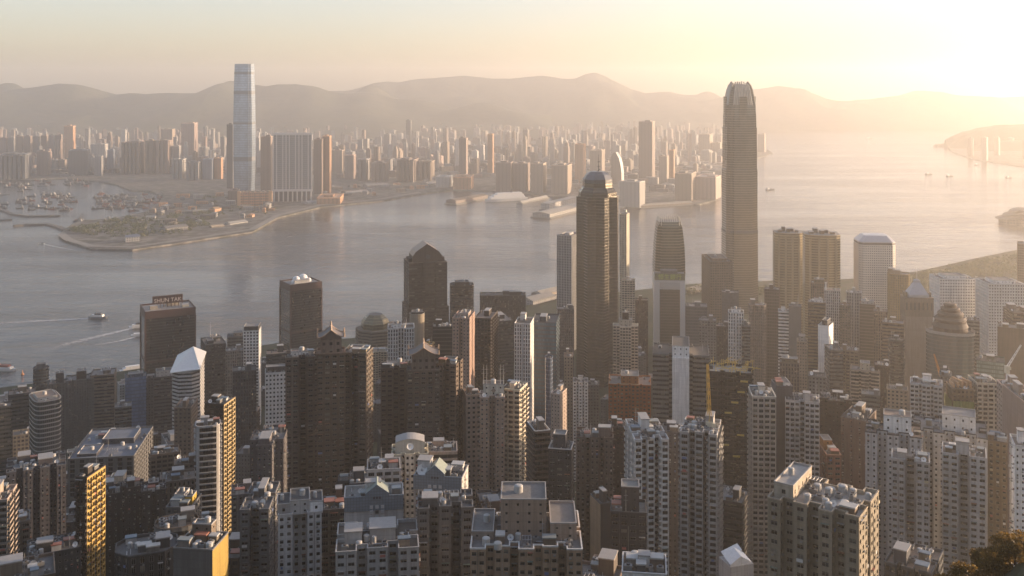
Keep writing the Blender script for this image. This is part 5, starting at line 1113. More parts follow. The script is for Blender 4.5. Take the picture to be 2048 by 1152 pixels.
# cranes
def crane(px, ybase, ytip, Y, px2, label, mat, z_on=None):
    a = at(px, ybase, Y); t = at(px2, ytip, Y); r = empty('tower_crane', a, 0); tag(r, label, 'crane'); d = t - a; b = MB(); L = d.length; n = max(4, int(L / 4)); u = d.normalized(); s1 = u.orthogonal().normalized() * .8; s2 = u.cross(s1)
    c4 = [s1 + s2, s1 - s2, -s1 - s2, -s1 + s2]
    for q in c4: b.tube(q, d + q * .5, .22, .16, 4)
    for k in range(n):
        for i in range(4): b.tube(c4[i] * (1 - .5 * k / n) + d * (k / n), c4[(i + 1) % 4] * (1 - .5 * (k + 1) / n) + d * ((k + 1) / n), .12, .12, 4)
    b.build('jib', mat, r); b = MB(); b.box(0, 0, -5, 1.5, 3.4, 3.4, bottom=True); b.box(1.8, -1.9, -1.5, 1, 1.6, 1.2, bottom=True); b.build('cab', flat((.6, .55, .42), .6, name='cream_paint'), r); b = MB(); b.tube((0, 0, -40), (0, 0, -5), 1.0, 1.0, 6); b.build('crane_mast', mat, r); return r
YM = flat((.55, .38, .10), .5, name='yellow_paint')
crane(1419, 848, 728, 500, 1415, 'tall yellow crane pole rising over the paired balconied towers', YM); crane(1886, 768, 708, 860, 1868, 'leaning orange crane boom before the ringed dome tower', flat((.5, .24, .06), .5, name='orange_paint')); crane(2014, 735, 690, 900, 2042, 'white crane boom slanting beside the white gridded tower', M_white)
# folded white roofs low in the shaded street
c = at(1472, 1120, 420); r = empty('low_building', (c.x, c.y, ground(c.x, 420) - 1), .3); tag(r, 'low building under folded white roof planes', 'low building'); zz = c.z - ground(c.x, 420) + 1
b = MB(); b.box(0, 0, 0, zz, 11, 10); b.build('wall', wallmat(PAL['pale']), r)
b = MB()
for k, (x, y, w_, d_, h0, h1) in enumerate(((-3, -2, 5, 6, 1, 4), (2.5, -1, 5, 7, 3.5, .5), (0, 4, 8, 4, .5, 3))): b.quads([[(x - w_ / 2, y - d_ / 2, zz + h0), (x + w_ / 2, y - d_ / 2, zz + h1), (x + w_ / 2, y + d_ / 2, zz + h1 + 1), (x - w_ / 2, y + d_ / 2, zz + h0 + 1)], [(x - w_ / 2, y - d_ / 2, zz - .1), (x + w_ / 2, y - d_ / 2, zz - .1), (x + w_ / 2, y - d_ / 2, zz + h1), (x - w_ / 2, y - d_ / 2, zz + h0)]])
b.build('roof', M_white, r)

# ------------------------------------------------------------------ trees
def leaf_bsdf(name, c0, c1, trans=.45):
    m, t, b = nodes(name); ge = N(t, 'ShaderNodeNewGeometry'); oi = N(t, 'ShaderNodeObjectInfo'); rp = ge.outputs['Random Per Island']; col = mixc(t, rp, c0, c1); t.links.new(col, b.inputs['Base Color']); b.inputs['Roughness'].default_value = .55
    tl = t.nodes.new('ShaderNodeBsdfTranslucent'); t.links.new(col, tl.inputs[0]); mx = t.nodes.new('ShaderNodeMixShader'); mx.inputs[0].default_value = trans; t.links.new(b.outputs[0], mx.inputs[1]); t.links.new(tl.outputs[0], mx.inputs[2]); o = [n for n in t.nodes if n.type == 'OUTPUT_MATERIAL'][0]; t.links.new(mx.outputs[0], o.inputs[0]); return m
LM_hill = leaf_bsdf('hill_leaves', (.07, .05, .012), (.22, .125, .022)); LM_green = leaf_bsdf('park_leaves', (.035, .055, .018), (.10, .10, .03), .3); bark = flat((.09, .07, .055), .9, name='bark')
nrng = np.random.RandomState(6)
def tree(px, py, Y, R_, label, n=6500, size=.2, lm=LM_hill):
    c = at(px, py, Y); g = ground(c.x, Y); cz = c.z - R_ * .75; r = empty('tree', (c.x, c.y, g), 0); tag(r, label, 'tree', None); h = max(cz - g, 1.5)
    b = MB(); b.tube((0, 0, -.5), (.2, .1, h * .7), R_ * .09, R_ * .06, 7)
    for k in range(6): a = k * 1.05; b.tube((.2, .1, h * .6), (math.cos(a) * R_ * .6, math.sin(a) * R_ * .6, h + R_ * .15 * (k % 3)), R_ * .04, R_ * .012, 5)
    b.build('trunk', bark, r); b = MB()
    for k in range(16):
        d = nrng.normal(size=3); d /= np.linalg.norm(d); q = d * R_ * nrng.uniform(.35, .85) * np.array((1, 1, .75)); leaves(b, (q[0], q[1], h + q[2]), (R_ * .42, R_ * .42, R_ * .33), n // 16, size, nrng)
    b.build('crown', lm, r); return r
for px, py, Y, R_, lab in ((2044, 1122, 152, 2.6, 'golden hillside tree at the frame corner, highest of the clump'), (2006, 1126, 150, 2.4, 'golden hillside tree next to the highest one of the corner clump'), (1968, 1134, 151, 2.3, 'golden hillside tree in the middle of the corner clump'), (1930, 1140, 152, 2.2, 'golden brown hillside tree between the middle and outer end of the corner clump'), (1893, 1149, 150, 2.1, 'small golden brown hillside tree near the outer end of the corner clump'), (1858, 1158, 150, 1.9, 'smallest hillside tree ending the corner clump'), (2030, 1148, 136, 2.4, 'dark hillside tree right below the highest one of the corner clump'), (1990, 1154, 136, 2.3, 'dark hillside tree low in the corner clump, nearer the frame corner'), (1948, 1160, 137, 2.2, 'dark hillside tree low in the middle of the corner clump'), (1908, 1166, 138, 2.1, 'dark hillside tree lowest toward the outer end of the corner clump')): tree(px, py, Y, R_, lab, 5200, .17)
def mass(name, label, spots, size, per, mat):
    b = MB()
    for x, y, z, rx, rz in spots: leaves(b, (x, y, z), (rx, rx, rz), per, size, nrng)
    tag(b.build(name, mat), label, kind='stuff')
rng = random.Random(8); sp_ = []
for k in range(230):
    t = rng.random(); px = rng.uniform(140, 420); lo_ = np.interp(px, [140, 180, 265, 370, 420], [464, 470, 476, 466, 452]); hi_ = np.interp(px, [140, 230, 290, 420], [458, 440, 428, 425]); py = rng.uniform(hi_, lo_); q = on_level(px, py, 4); sp_.append((q.x, q.y, 8, rng.uniform(5, 13), rng.uniform(4, 7)))
for k in range(60): q = on_level(rng.uniform(380, 560), rng.uniform(392, 432), 4); sp_.append((q.x, q.y, 7, rng.uniform(4, 10), rng.uniform(3, 5)))
mass('shrubland', 'low scrub and trees covering the grassy point across the water', sp_, 2.6, 34, LM_green)
sp_ = []
for k in range(330): px = rng.uniform(1790, 2060); q = on_level(px, np.interp(px, [1800, 1860, 1950, 2060], [556, 546, 526, 505]) + rng.uniform(3, 60) * rng.random() ** .5, 5); sp_.append((q.x, q.y, 9, rng.uniform(5, 11), rng.uniform(5, 8)))
for k in range(60): px = rng.uniform(1370, 1560); q = on_level(px, 576 + rng.uniform(2, 14), 5); sp_.append((q.x, q.y, 9, rng.uniform(5, 9), rng.uniform(5, 8)))
mass('waterfront_trees', 'band of green trees along the near waterfront', sp_, 1.7, 60, LM_green)
# ------------------------------------------------------------------ blocks seen only between the others
SKX, SKY_ = zip(*[(-40, 800), (60, 790), (240, 780), (262, 756), (400, 745), (450, 702), (560, 710), (640, 704), (700, 694), (800, 664), (905, 654), (1000, 644), (1050, 628), (1115, 618), (1240, 605), (1310, 615), (1400, 622), (1545, 605), (1700, 596), (1800, 592), (1860, 575), (1950, 572), (2100, 562)])
def fill():
    rng = random.Random(5); tones = [('dim grey', 'grey'), ('dusty brown', 'brown'), ('faded beige', 'beige'), ('dark grey', 'dgrey'), ('pale', 'pale'), ('tan', 'tan'), ('slate', 'slate'), ('mauve grey', 'mauve'), ('cream', 'cream')]
    kinds = [('ribbed', 'slot', OF), ('striped', 'band', OF), ('punched window', 'small', AP), ('balconied', 'balc', AP), ('bay windowed', 'resi', AP), ('gridded', 'grid', OF)]
    rows = [(1340, 40), (1240, 42), (1130, 46), (1030, 50), (930, 54), (830, 60), (730, 66), (640, 74), (560, 84), (480, 96), (410, 110)]
    used = set(); n = 0
    for Y, wpx in rows:
        x = -40 + rng.uniform(0, 30)
        while x < 2090:
            w_ = wpx * rng.uniform(.75, 1.15); x0, x1 = x, x + w_; x += w_ * rng.uniform(1.05, 1.25); y_ = Y + rng.uniform(-30, 30)
            cx = ((x0 + x1) / 2 - 1024) / F * y_
            if y_ > coast(cx) - 30: continue
            gz = ground(cx, y_); ybase = YH + (HC - gz) * F / y_
            if any(b[0] - 2 < (x0 + x1) / 2 < b[1] + 2 and abs(b[4] - y_) < 55 for b in BUILT): continue
            if 1428 < (x0 + x1) / 2 < 1505 and y_ < 600: continue
            behind = [b for b in BUILT if b[4] > y_ and min(b[1], x1) - max(b[0], x0) > 3]
            yt = max([b[3] for b in behind] + [ybase - 60 * F / y_ * rng.uniform(.5, 1.3)]) + rng.uniform(2, 16)
            yt = max(yt, float(np.interp((x0 + x1) / 2, SKX, SKY_)) + rng.uniform(4, 22))
            if yt > ybase - 12 * F / y_ or yt > 1165: continue
            front = [b for b in BUILT if b[4] < y_]       # wholly hidden?
            cov = 0
            for k in range(9):
                xx = x0 + (x1 - x0) * (k + .5) / 9
                if any(b[0] <= xx <= b[1] and b[2] < yt + 4 for b in front): cov += 1
            if cov >= 8: continue
            near_ = sorted([b for b in LANDM if b[0] - 160 < (x0 + x1) / 2 < b[1] + 160], key=lambda b: abs((b[0] + b[1]) / 2 - (x0 + x1) / 2) + abs(b[4] - y_) * .25)
            lab = None
            tn, col = tones[rng.randrange(len(tones))]
            for q in near_[:4]:
                for _ in range(6):
                    kn, sty, fam = kinds[rng.randrange(len(kinds))]; rel_ = 'in front of' if q[4] > y_ + 40 else ('behind' if q[4] < y_ - 40 else 'beside')
                    size = 'short' if (ybase - yt) / F * y_ < 55 else 'mid height'
                    cand = '%s %s %s block %s the %s' % (size, tn, kn, rel_, q[6])
                    if cand not in used: lab = cand; break
                if lab: break
            if not lab: continue
            used.add(lab)
            tower(x0, x1, yt, y_, min(ybase, yt + 60), lab, rel=rng.choice([0, 0, -12, 10, -18]), s=.22, sty=sty, wall=col, glass=rng.choice(['dark', 'dark', 'grey', 'warm']), near=False, clutter=rng.uniform(.8, 2), pl=rng.choice(['rect', 'rect', 'bays:2:2:3:3', 'bays:3:2:2:3', 'cross', 'chamf:3']), **fam); n += 1
    print('fill towers', n)
LM = [(284, 387, 1285, 'name signed red edged tower'), (561, 642, 1420, 'white domed red edged tower'), (803, 898, 1150, 'gabled granite tower'), (1151, 1239, 1330, 'starred bronze glass tower'), (1305, 1371, 1400, 'white framed bank'), (1442, 1516, 1752, 'claw crowned tallest tower'), (1547, 1604, 1440, 'first bowed gold tower'), (1606, 1678, 1500, 'second bowed gold tower'), (1709, 1788, 1487, 'round windowed pale tower'), (1803, 1864, 1150, 'arcaded pyramid tower'), (1856, 1945, 1000, 'ringed dome tower'), (1955, 2045, 1190, 'white gridded tower'), (1862, 1946, 1240, 'harbour side gridded tower'), (711, 790, 1420, 'bronze domed octagon'), (345, 409, 1000, 'sloping roofed striped tower'), (252, 291, 1080, 'pale blue glass tower'), (149, 300, 730, 'flat roofed market block'), (57, 123, 850, 'pale edged dark glass tower'), (20, 126, 600, 'grey cross shaped tower'), (154, 209, 480, 'blazing gold sided tower'), (392, 440, 640, 'wavy balconied tower'), (531, 573, 850, 'white square windowed slab'), (572, 746, 605, 'pagoda roofed block'), (762, 926, 640, 'second pagoda roofed block'), (926, 1055, 625, 'emblem crowned tower'), (1218, 1301, 850, 'orange tiled block'), (1307, 1416, 800, 'two winged tower'), (1029, 1068, 900, 'white ladder windowed tower'), (1250, 1442, 505, 'paired balconied towers'), (1420, 1502, 700, 'scaffolded black tower'), (1634, 1681, 590, 'orange brick block'), (1735, 1838, 520, 'core boxed estate'), (1541, 1753, 330, 'broad slab with roof terraces'), (945, 1160, 350, 'wide terraced beige block'), (690, 937, 415, 'blue gabled towers'), (97, 231, 1070, 'dark estate row'), (1457, 1487, 1010, 'small white tower'), (1637, 1666, 980, 'white arched fin'), (1226, 1276, 1000, 'ornamented cream tower'), (402, 451, 1110, 'dark gridded tower'), (1704, 1756, 900, 'stepped crown tower'), (905, 950, 860, 'pinkish slotted tower'), (1823, 1882, 700, 'white balconied hillside tower')]
LANDM = [(a, b, 0, 0, c, 0, n) for a, b, c, n in LM]
fill()
# ------------------------------------------------------------------ the city across the water
FC = dict(grey=(.22, .21, .205), dark=(.10, .098, .10), pale=(.30, .285, .265), pink=(.33, .24, .20), tan=(.26, .20, .15), white=(.36, .345, .325), orange=(.46, .25, .13), brown=(.19, .14, .115), blue=(.16, .19, .24))
def farblock(mb, w_, d_, h, rng, kind):
    if kind == 'slab': mb.box(0, 0, 0, h, w_, d_); mb.box(rng.uniform(-.2, .2) * w_, 0, h + .01, h + rng.uniform(3, 7), w_ * .3, d_ * .5)
    elif kind == 'cross':
        mb.box(0, 0, 0, h, w_, d_ * .45); mb.box(0, 0, 0, h - .3, w_ * .45, d_); mb.box(0, 0, h + .01, h + 6, w_ * .4, d_ * .4)
    elif kind == 'comb':
        n = max(2, int(w_ / 16)); mb.box(0, d_ * .1, 0, h - 1, w_ - 1, d_ * .7)
        for i in range(n): mb.box(-w_ / 2 + w_ * (i + .5) / n, -d_ * .12, 0, h + rng.choice([0, 0, 3]), w_ / n * .62, d_ * .8)
    else: mb.box(0, 0, 0, h * .86, w_, d_); mb.box(0, 0, h * .86 + .01, h, w_ * .7, d_ * .7); mb.box(0, 0, h + .01, h + 4, w_ * .3, d_ * .3)
def far(x0, x1, yt, Y, col, label, rel=-10, kind='slab', group=None, s=.22, cat='tower', name='distant_tower', parts=True):
    rng = random.Random(int(x0 * 7 + yt * 13 + Y)); W = (x1 - x0) / F * Y; rr = math.radians(abs(rel)); w_ = (1 - s) * W / math.cos(rr); d_ = max(12, min(s * W / max(math.sin(rr), .12), w_ * 1.6)); c = at((x0 + x1) / 2, yt, Y)
    m = farmat(FC[col])
    if parts:
        r = empty(name, (c.x, c.y, 3.5), -math.atan2(c.x, Y) + math.radians(rel)); h = c.z - 3.5; mb = MB()
        if kind == 'comb': farblock(mb, w_, d_, h, rng, 'comb')
        else: mb.box(0, 0, 0, h, w_, d_)
        mb.build('wall', m, r); mb = MB(); mb.box(rng.uniform(-.2, .2) * w_, 0, h + .01, h + rng.uniform(3, 7), w_ * .4, d_ * .5); mb.build('machine_room', m, r)
        mb = MB(); o_, i_ = plan('rect', w_ + .6, d_ + .6), plan('rect', w_ - 2, d_ - 2)
        for i in range(4):
            j = (i + 1) % 4; mb.quads([[(*o_[i], h - 1.5), (*o_[j], h - 1.5), (*o_[j], h + 1.2), (*o_[i], h + 1.2)], [(*o_[i], h + 1.2), (*o_[j], h + 1.2), (*i_[j], h + 1.2), (*i_[i], h + 1.2)], [(*i_[j], h), (*i_[i], h), (*i_[i], h + 1.2), (*i_[j], h + 1.2)]])
        mb.build('parapet', flat(tuple(min(.7, v * 1.5) for v in FC[col]), .7, name='pale_render'), r); tag(r, label, cat, group); return r
    mb = MB(); farblock(mb, w_, d_, c.z - 3.5, rng, kind); o = mb.build(name, m); o.location = (c.x, c.y, 3.5); o.rotation_euler = (0, 0, -math.atan2(c.x, Y) + math.radians(rel)); tag(o, label, cat, group); return o

FARL = [
 (0, 62, 308, 4350, 'dark', 'wide dark ribbed estate slab at the frame edge across the water', -8, 'comb'), (75, 101, 302, 4500, 'brown', 'brown estate tower with a bright rim behind the barges', -14, 'slab'),
 (0, 14, 275, 5000, 'pink', 'pink lit tower, first of the bright rimmed row behind the barges', -20, 'slab'), (16, 30, 274, 5000, 'grey', 'grey tower, second of the bright rimmed row', -20, 'slab'), (31, 46, 272, 5050, 'tan', 'tan tower in the middle of the bright rimmed row', -20, 'slab'), (48, 64, 272, 5050, 'brown', 'brown tower in the middle of the bright rimmed row', -20, 'slab'), (66, 80, 272, 5100, 'grey', 'grey tower towards the end of the bright rimmed row', -22, 'slab'), (82, 96, 271, 5100, 'brown', 'brown tower towards the end of the bright rimmed row', -22, 'slab'), (97, 110, 270, 5150, 'grey', 'grey tower second last in the bright rimmed row', -22, 'slab'), (111, 125, 270, 5150, 'brown', 'brown tower closing the bright rimmed row', -24, 'slab'),
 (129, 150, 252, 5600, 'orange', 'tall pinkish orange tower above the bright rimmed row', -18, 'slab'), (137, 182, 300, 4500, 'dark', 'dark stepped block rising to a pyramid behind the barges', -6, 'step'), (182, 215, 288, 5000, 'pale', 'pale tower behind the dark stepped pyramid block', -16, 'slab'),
 (190, 206, 312, 4450, 'grey', 'slim grey tower with one bright edge beside the dark stepped block', -20, 'slab'), (215, 230, 300, 4600, 'blue', 'bluish grey tower before the broad brown estate', -12, 'slab'), (243, 288, 284, 4550, 'brown', 'broad brown estate slab with gold edges, first part', -14, 'comb'), (288, 312, 281, 4560, 'tan', 'tan estate slab in the middle of the broad brown estate', -16, 'comb'), (312, 344, 281, 4580, 'brown', 'broad brown estate slab with gold edges, last part', -12, 'comb'), (344, 362, 292, 4600, 'grey', 'grey end tower of the broad brown estate', -14, 'slab'),
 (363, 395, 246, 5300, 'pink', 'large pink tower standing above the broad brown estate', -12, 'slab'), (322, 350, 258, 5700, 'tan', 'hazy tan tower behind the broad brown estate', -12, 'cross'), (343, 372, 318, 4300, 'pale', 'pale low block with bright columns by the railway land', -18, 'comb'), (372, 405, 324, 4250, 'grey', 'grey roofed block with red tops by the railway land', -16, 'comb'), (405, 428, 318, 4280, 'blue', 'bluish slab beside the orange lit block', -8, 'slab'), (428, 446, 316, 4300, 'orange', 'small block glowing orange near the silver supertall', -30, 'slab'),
 (453, 468, 249, 3900, 'dark', 'dark slim tower peeping out beside the silver supertall', -6, 'slab'), (510, 522, 160, 0, '', '', 0, ''), (521, 546, 273, 3650, 'brown', 'brown slab between the silver supertall and the wide white ribbed block', -8, 'slab'),
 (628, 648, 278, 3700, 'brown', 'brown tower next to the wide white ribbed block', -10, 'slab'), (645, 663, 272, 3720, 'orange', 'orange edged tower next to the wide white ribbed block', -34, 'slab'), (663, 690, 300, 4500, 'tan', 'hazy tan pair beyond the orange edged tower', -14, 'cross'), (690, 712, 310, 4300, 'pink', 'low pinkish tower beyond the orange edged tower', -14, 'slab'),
 (714, 740, 318, 4250, 'grey', 'grey estate tower nearest the opera shed shore', -10, 'comb'), (742, 778, 325, 4200, 'brown', 'brown hazy estate slab behind the curved shore', -10, 'comb'), (792, 838, 318, 4200, 'brown', 'broad hazy brown slab behind the curved shore', -10, 'comb'), (838, 870, 322, 4250, 'tan', 'hazy tan slab joining the broad brown one', -10, 'comb'),
 (812, 824, 240, 6300, 'dark', 'slim dark tower alone on the hazy skyline', -10, 'slab'), (862, 872, 258, 6500, 'grey', 'slim grey tower far off on the hazy skyline', -10, 'slab'), (768, 782, 268, 5600, 'grey', 'stubby hazy tower below the slim dark skyline tower', -10, 'slab'),
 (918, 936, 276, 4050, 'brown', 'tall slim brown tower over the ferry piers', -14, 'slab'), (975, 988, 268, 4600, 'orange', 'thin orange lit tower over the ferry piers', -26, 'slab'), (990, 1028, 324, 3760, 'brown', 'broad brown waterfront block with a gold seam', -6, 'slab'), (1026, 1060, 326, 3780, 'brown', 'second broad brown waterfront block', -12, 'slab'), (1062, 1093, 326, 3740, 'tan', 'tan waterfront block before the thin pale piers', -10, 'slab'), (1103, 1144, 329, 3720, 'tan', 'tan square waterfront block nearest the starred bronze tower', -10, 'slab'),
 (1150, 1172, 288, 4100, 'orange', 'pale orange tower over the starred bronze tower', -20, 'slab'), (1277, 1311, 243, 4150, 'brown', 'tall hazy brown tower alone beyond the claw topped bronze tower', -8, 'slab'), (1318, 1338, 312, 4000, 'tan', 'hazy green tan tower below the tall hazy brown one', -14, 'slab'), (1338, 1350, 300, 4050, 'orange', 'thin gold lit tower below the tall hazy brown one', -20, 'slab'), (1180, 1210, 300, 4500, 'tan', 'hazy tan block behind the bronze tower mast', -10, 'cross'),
 (905, 950, 352, 3900, 'orange', 'long pinkish hall behind the dark pier', -6, 'slab'), (872, 905, 352, 3950, 'white', 'pale museum block with a white end by the shore', -12, 'slab'), (1240, 1290, 362, 3300, 'pale', 'pale windowless arts block on the far waterfront', -24, 'slab'), (1350, 1392, 345, 3500, 'tan', 'hazy low hotel block on the far waterfront', -10, 'slab'), (1392, 1442, 352, 3550, 'pink', 'hazy pinkish block on the far point beside the tallest tower', -12, 'slab'),
 (1515, 1532, 268, 6100, 'brown', 'lone hazy tower on the point beyond the tallest tower', -8, 'slab'), (1398, 1425, 268, 5600, 'tan', 'hazy estate tower in front of the far hills beside the tallest tower', -10, 'cross'), (1425, 1444, 285, 5600, 'tan', 'smaller hazy estate tower touching the tallest tower', -10, 'cross')]
for x0, x1, yt, Y, col, lab, rel, kd in FARL:
    if lab: far(x0, x1, yt, Y, col, lab, rel, kd)
# wide white ribbed block: three joined slabs under one pale frame, on legs
r, W, H = stand(545, 627, 266, 3450, 400, 'wide white ribbed residential block framed in white on tall legs', name='distant_tower', cat='tower', far=True, rel=-8); W *= .92; D = 26
b = MB(); wm_ = curtainmat((.06, .065, .075), (.30, .29, .28), wx=5.2, fh=7, sp_frac=.3, mull_w=.22, rough=.3, var=.6)
for u, w_ in ((-.335, .31), (0, .31), (.335, .31)): b.box(u * W, 0, 44, H - 6, w_ * W, D, bottom=True)
b.build('wall', wm_, r); b = MB(); fm = flat((.55, .53, .5), .6, name='white_paint')
for u in (-.5, -.41, -.25, -.168, -.08, .08, .168, .25, .41, .5): b.box(u * W, -D / 2 - 1, 44, H, 2.6, 2)
b.box(0, -D / 2 - 1.1, H - 5.9, H + 2, W * 1.03, 2.6, bottom=True); b.box(0, -D / 2 - 1.1, 36, 43.9, W * 1.04, 3, bottom=True); b.build('frame', fm, r)
for u in (-.48, -.36, -.24, -.12, 0, .12, .24, .36, .48): b = MB(); b.box(u * W, -D / 2 + 2, 0, 35.9, 4, 5); b.build('leg', fm, r)
b = MB(); b.box(0, 6, 0, 35.9, W * .95, 8); b.build('podium', farmat(FC['dark']), r)
# orange podium under the silver tower
r, W, H = stand(478, 544, 384, 3330, 420, 'square orange stone podium with bright corner towers', name='podium_block', cat='building', far=True, rel=-6)
b = MB(); b.box(0, 0, 0, H, W * .96, 50); b.build('wall', farmat((.44, .22, .11), wx=6, fh=9), r)
for u in (-1, 1): part_box('corner_tower', r, u * W * .46, -22, 0, H + 5, W * .1, 9, flat((.55, .34, .18), .6, name='sunlit_stone'))  # corners coloured lighter for the gold sun on the podium's ends
b = MB(); 
for k in range(6): b.box((k - 2.5) * W * .15, 0, H + .01, H + 4, W * .08, 30)
b.build('roof_house', farmat(FC['tan']), r)
far(455, 480, 380, 3400, 'brown', 'brown part of the podium beside the orange stone one', -6, 'slab', name='podium_block', cat='building')
far(632, 690, 392, 3420, 'orange', 'low red podium beside the wide white ribbed block', -6, 'slab', name='podium_block', cat='building')
# curved white sail shaped tower
r, W, H = stand(1224, 1246, 304, 4050, 380, 'curved white sail shaped tower on the far waterfront', name='distant_tower', cat='tower', far=True, rel=-20)
b = MB(); prof = [(W * .5, 0), (W * .5, H * .35), (W * .42, H * .6), (W * .25, H * .82), (-W * .05, H)]; D = 30
for (xa, za), (xb, zb) in zip(prof[:-1], prof[1:]): b.quads([[(xa, -D / 2, za), (xa, D / 2, za), (xb, D / 2, zb), (xb, -D / 2, zb)]], 0)
lw = [(-W * .5, 0), (-W * .5, H * .86), (-W * .3, H * .98), (-W * .05, H)]
for (xa, za), (xb, zb) in zip(lw[:-1], lw[1:]): b.quads([[(xb, -D / 2, zb), (xb, D / 2, zb), (xa, D / 2, za), (xa, -D / 2, za)]], 1)
for sy in (-1, 1): 
    pg = [(x, sy * D / 2, z) for x, z in prof] + [(x, sy * D / 2, z) for x, z in lw[::-1][1:]]; b.poly(pg if sy < 0 else pg[::-1], 1)
b.build('wall', [flat((.62, .6, .57), .5, name='white_paint'), farmat(FC['tan'])], r)

# the crowd of hazy blocks behind: the larger ones each a thing, the smallest far off one mass
def far_fill():
    rng = random.Random(21)
    zones = [(-10, 130, 'behind the barges at the frame edge'), (130, 260, 'behind the dark stepped pyramid block'), (260, 450, 'around the broad brown estate'), (510, 700, 'behind the wide white ribbed block'), (700, 900, 'behind the curved shore'), (900, 1150, 'behind the ferry piers'), (1150, 1290, 'beyond the starred bronze tower'), (1290, 1445, 'around the tall hazy brown tower')]
    n = 0; mb = {}
    def ok(px, Y): 
        by = YH + HC * F / Y; return by > 262
    items = []
    for k in range(1100):
        za, zb, zn = zones[rng.choices(range(8), [14, 13, 19, 19, 20, 25, 14, 16])[0]]
        px = rng.uniform(za, zb); by = 268 + (350 - 268) * rng.random() ** 1.15
        if px > 1150: by = min(by, 262 + 130 * rng.random())
        if px < 450 and by > 346: by = 346
        Y = HC * F / (by - YH); h = rng.uniform(24, 68) if rng.random() < .7 else rng.uniform(75, 150)
        if Y > 6500: h = rng.uniform(35, 105)
        w_ = rng.uniform(24, 62) if h < 90 else rng.uniform(20, 40)
        wp = w_ / Y * F; items.append((wp * (h / Y * F), px, Y, h, wp, zn))
    items.sort(key=lambda t: -t[0])
    for k, (_, px, Y, h, wp, zn) in enumerate(items):
        yt = YH + (HC - 3.5 - h) * F / Y; tone, col = rng.choice([('pale', 'pale'), ('pinkish', 'pink'), ('greyish', 'grey'), ('tan', 'tan'), ('whitish', 'white'), ('brownish', 'brown')]); kd = rng.choice(['slab', 'comb', 'cross', 'comb', 'step'])
        rel = rng.choice([-28, -20, -12, 8])
        if k < 250:
            size = 'tall' if h > 95 else ('mid height' if h > 55 else 'low'); dep = 'far back' if Y > 6000 else ('midway back' if Y > 4900 else 'towards the front')
            far(px - wp / 2, px + wp / 2, yt, Y, col, '%s hazy %s block %s %s' % (size, tone, dep, zn), rel, kd, 'hazy blocks ' + zn, .3, 'tower block', 'distant_block', False)
        else:
            m = mb.setdefault(col, MB()); c = at(px, yt, Y); a = -math.atan2(c.x, Y) + math.radians(rel); W = wp / F * Y
            m.box(c.x, c.y, 3.5, c.z, W * .7, W * .5, 0, a); m.box(c.x, c.y, c.z + .01, c.z + 4, W * .3, W * .25, 0, a)
    for k in range(1500):
        za, zb, zn = zones[rng.choices(range(8), [14, 13, 19, 19, 20, 25, 14, 16])[0]]; px = rng.uniform(za, zb); by = rng.uniform(270, 356) if px < 1100 else rng.uniform(275, 385)
        if px < 450: by = min(by, 346)
        if 640 < px < 900: by = min(by, 368)
        q = on_level(px, by, 4); col = rng.choice(['pale', 'pink', 'grey', 'tan', 'white', 'brown', 'dark']); m = mb.setdefault(col, MB()); m.box(q.x, q.y, 3.5, rng.uniform(10, 34), rng.uniform(18, 60), rng.uniform(14, 34), 0, rng.uniform(-.5, .5))
    allb = MB(); mats = []
    for i, (col, m) in enumerate(mb.items()):
        mats.append(farmat(FC[col]))
        for q, u in zip(m.q, m.uv): allb.quads(q, i, u)
    o = allb.build('distant_city', mats); tag(o, 'hazy mass of small far off blocks below the hills', kind='stuff')
far_fill()
# headland blocks across the channel, cut by the frame
rng = random.Random(9)
for k in range(5):
    px = 1940 + k * 27 + rng.uniform(-3, 3); Y = rng.uniform(5300, 6400); far(px - rng.uniform(4, 8), px + rng.uniform(4, 8), 282 - k * 2.2 + rng.uniform(-6, 10), Y, rng.choice(['tan', 'brown', 'brown']), 'hazy block crowded on the headland at the frame edge, seaward part' if k < 7 else 'hazy block crowded on the headland at the frame edge, landward part', -10, rng.choice(['slab', 'cross']), 'headland blocks', .25, 'tower block', 'distant_block', False)
mb = MB(); pts = [on_level(a, b, 4.0) for a, b in [(1893, 292), (1905, 303), (1945, 318), (2000, 327), (2060, 335), (2140, 345), (2400, 345), (2400, 280), (2000, 278), (1905, 284)]]; mb.poly([tuple(p) for p in pts]); n = len(pts)
mb.quads([[pts[i], pts[(i + 1) % n], (pts[(i + 1) % n].x, pts[(i + 1) % n].y, -3), (pts[i].x, pts[i].y, -3)] for i in range(n)]); tag(mb.build('headland_ground', mat_pen), kind='structure')

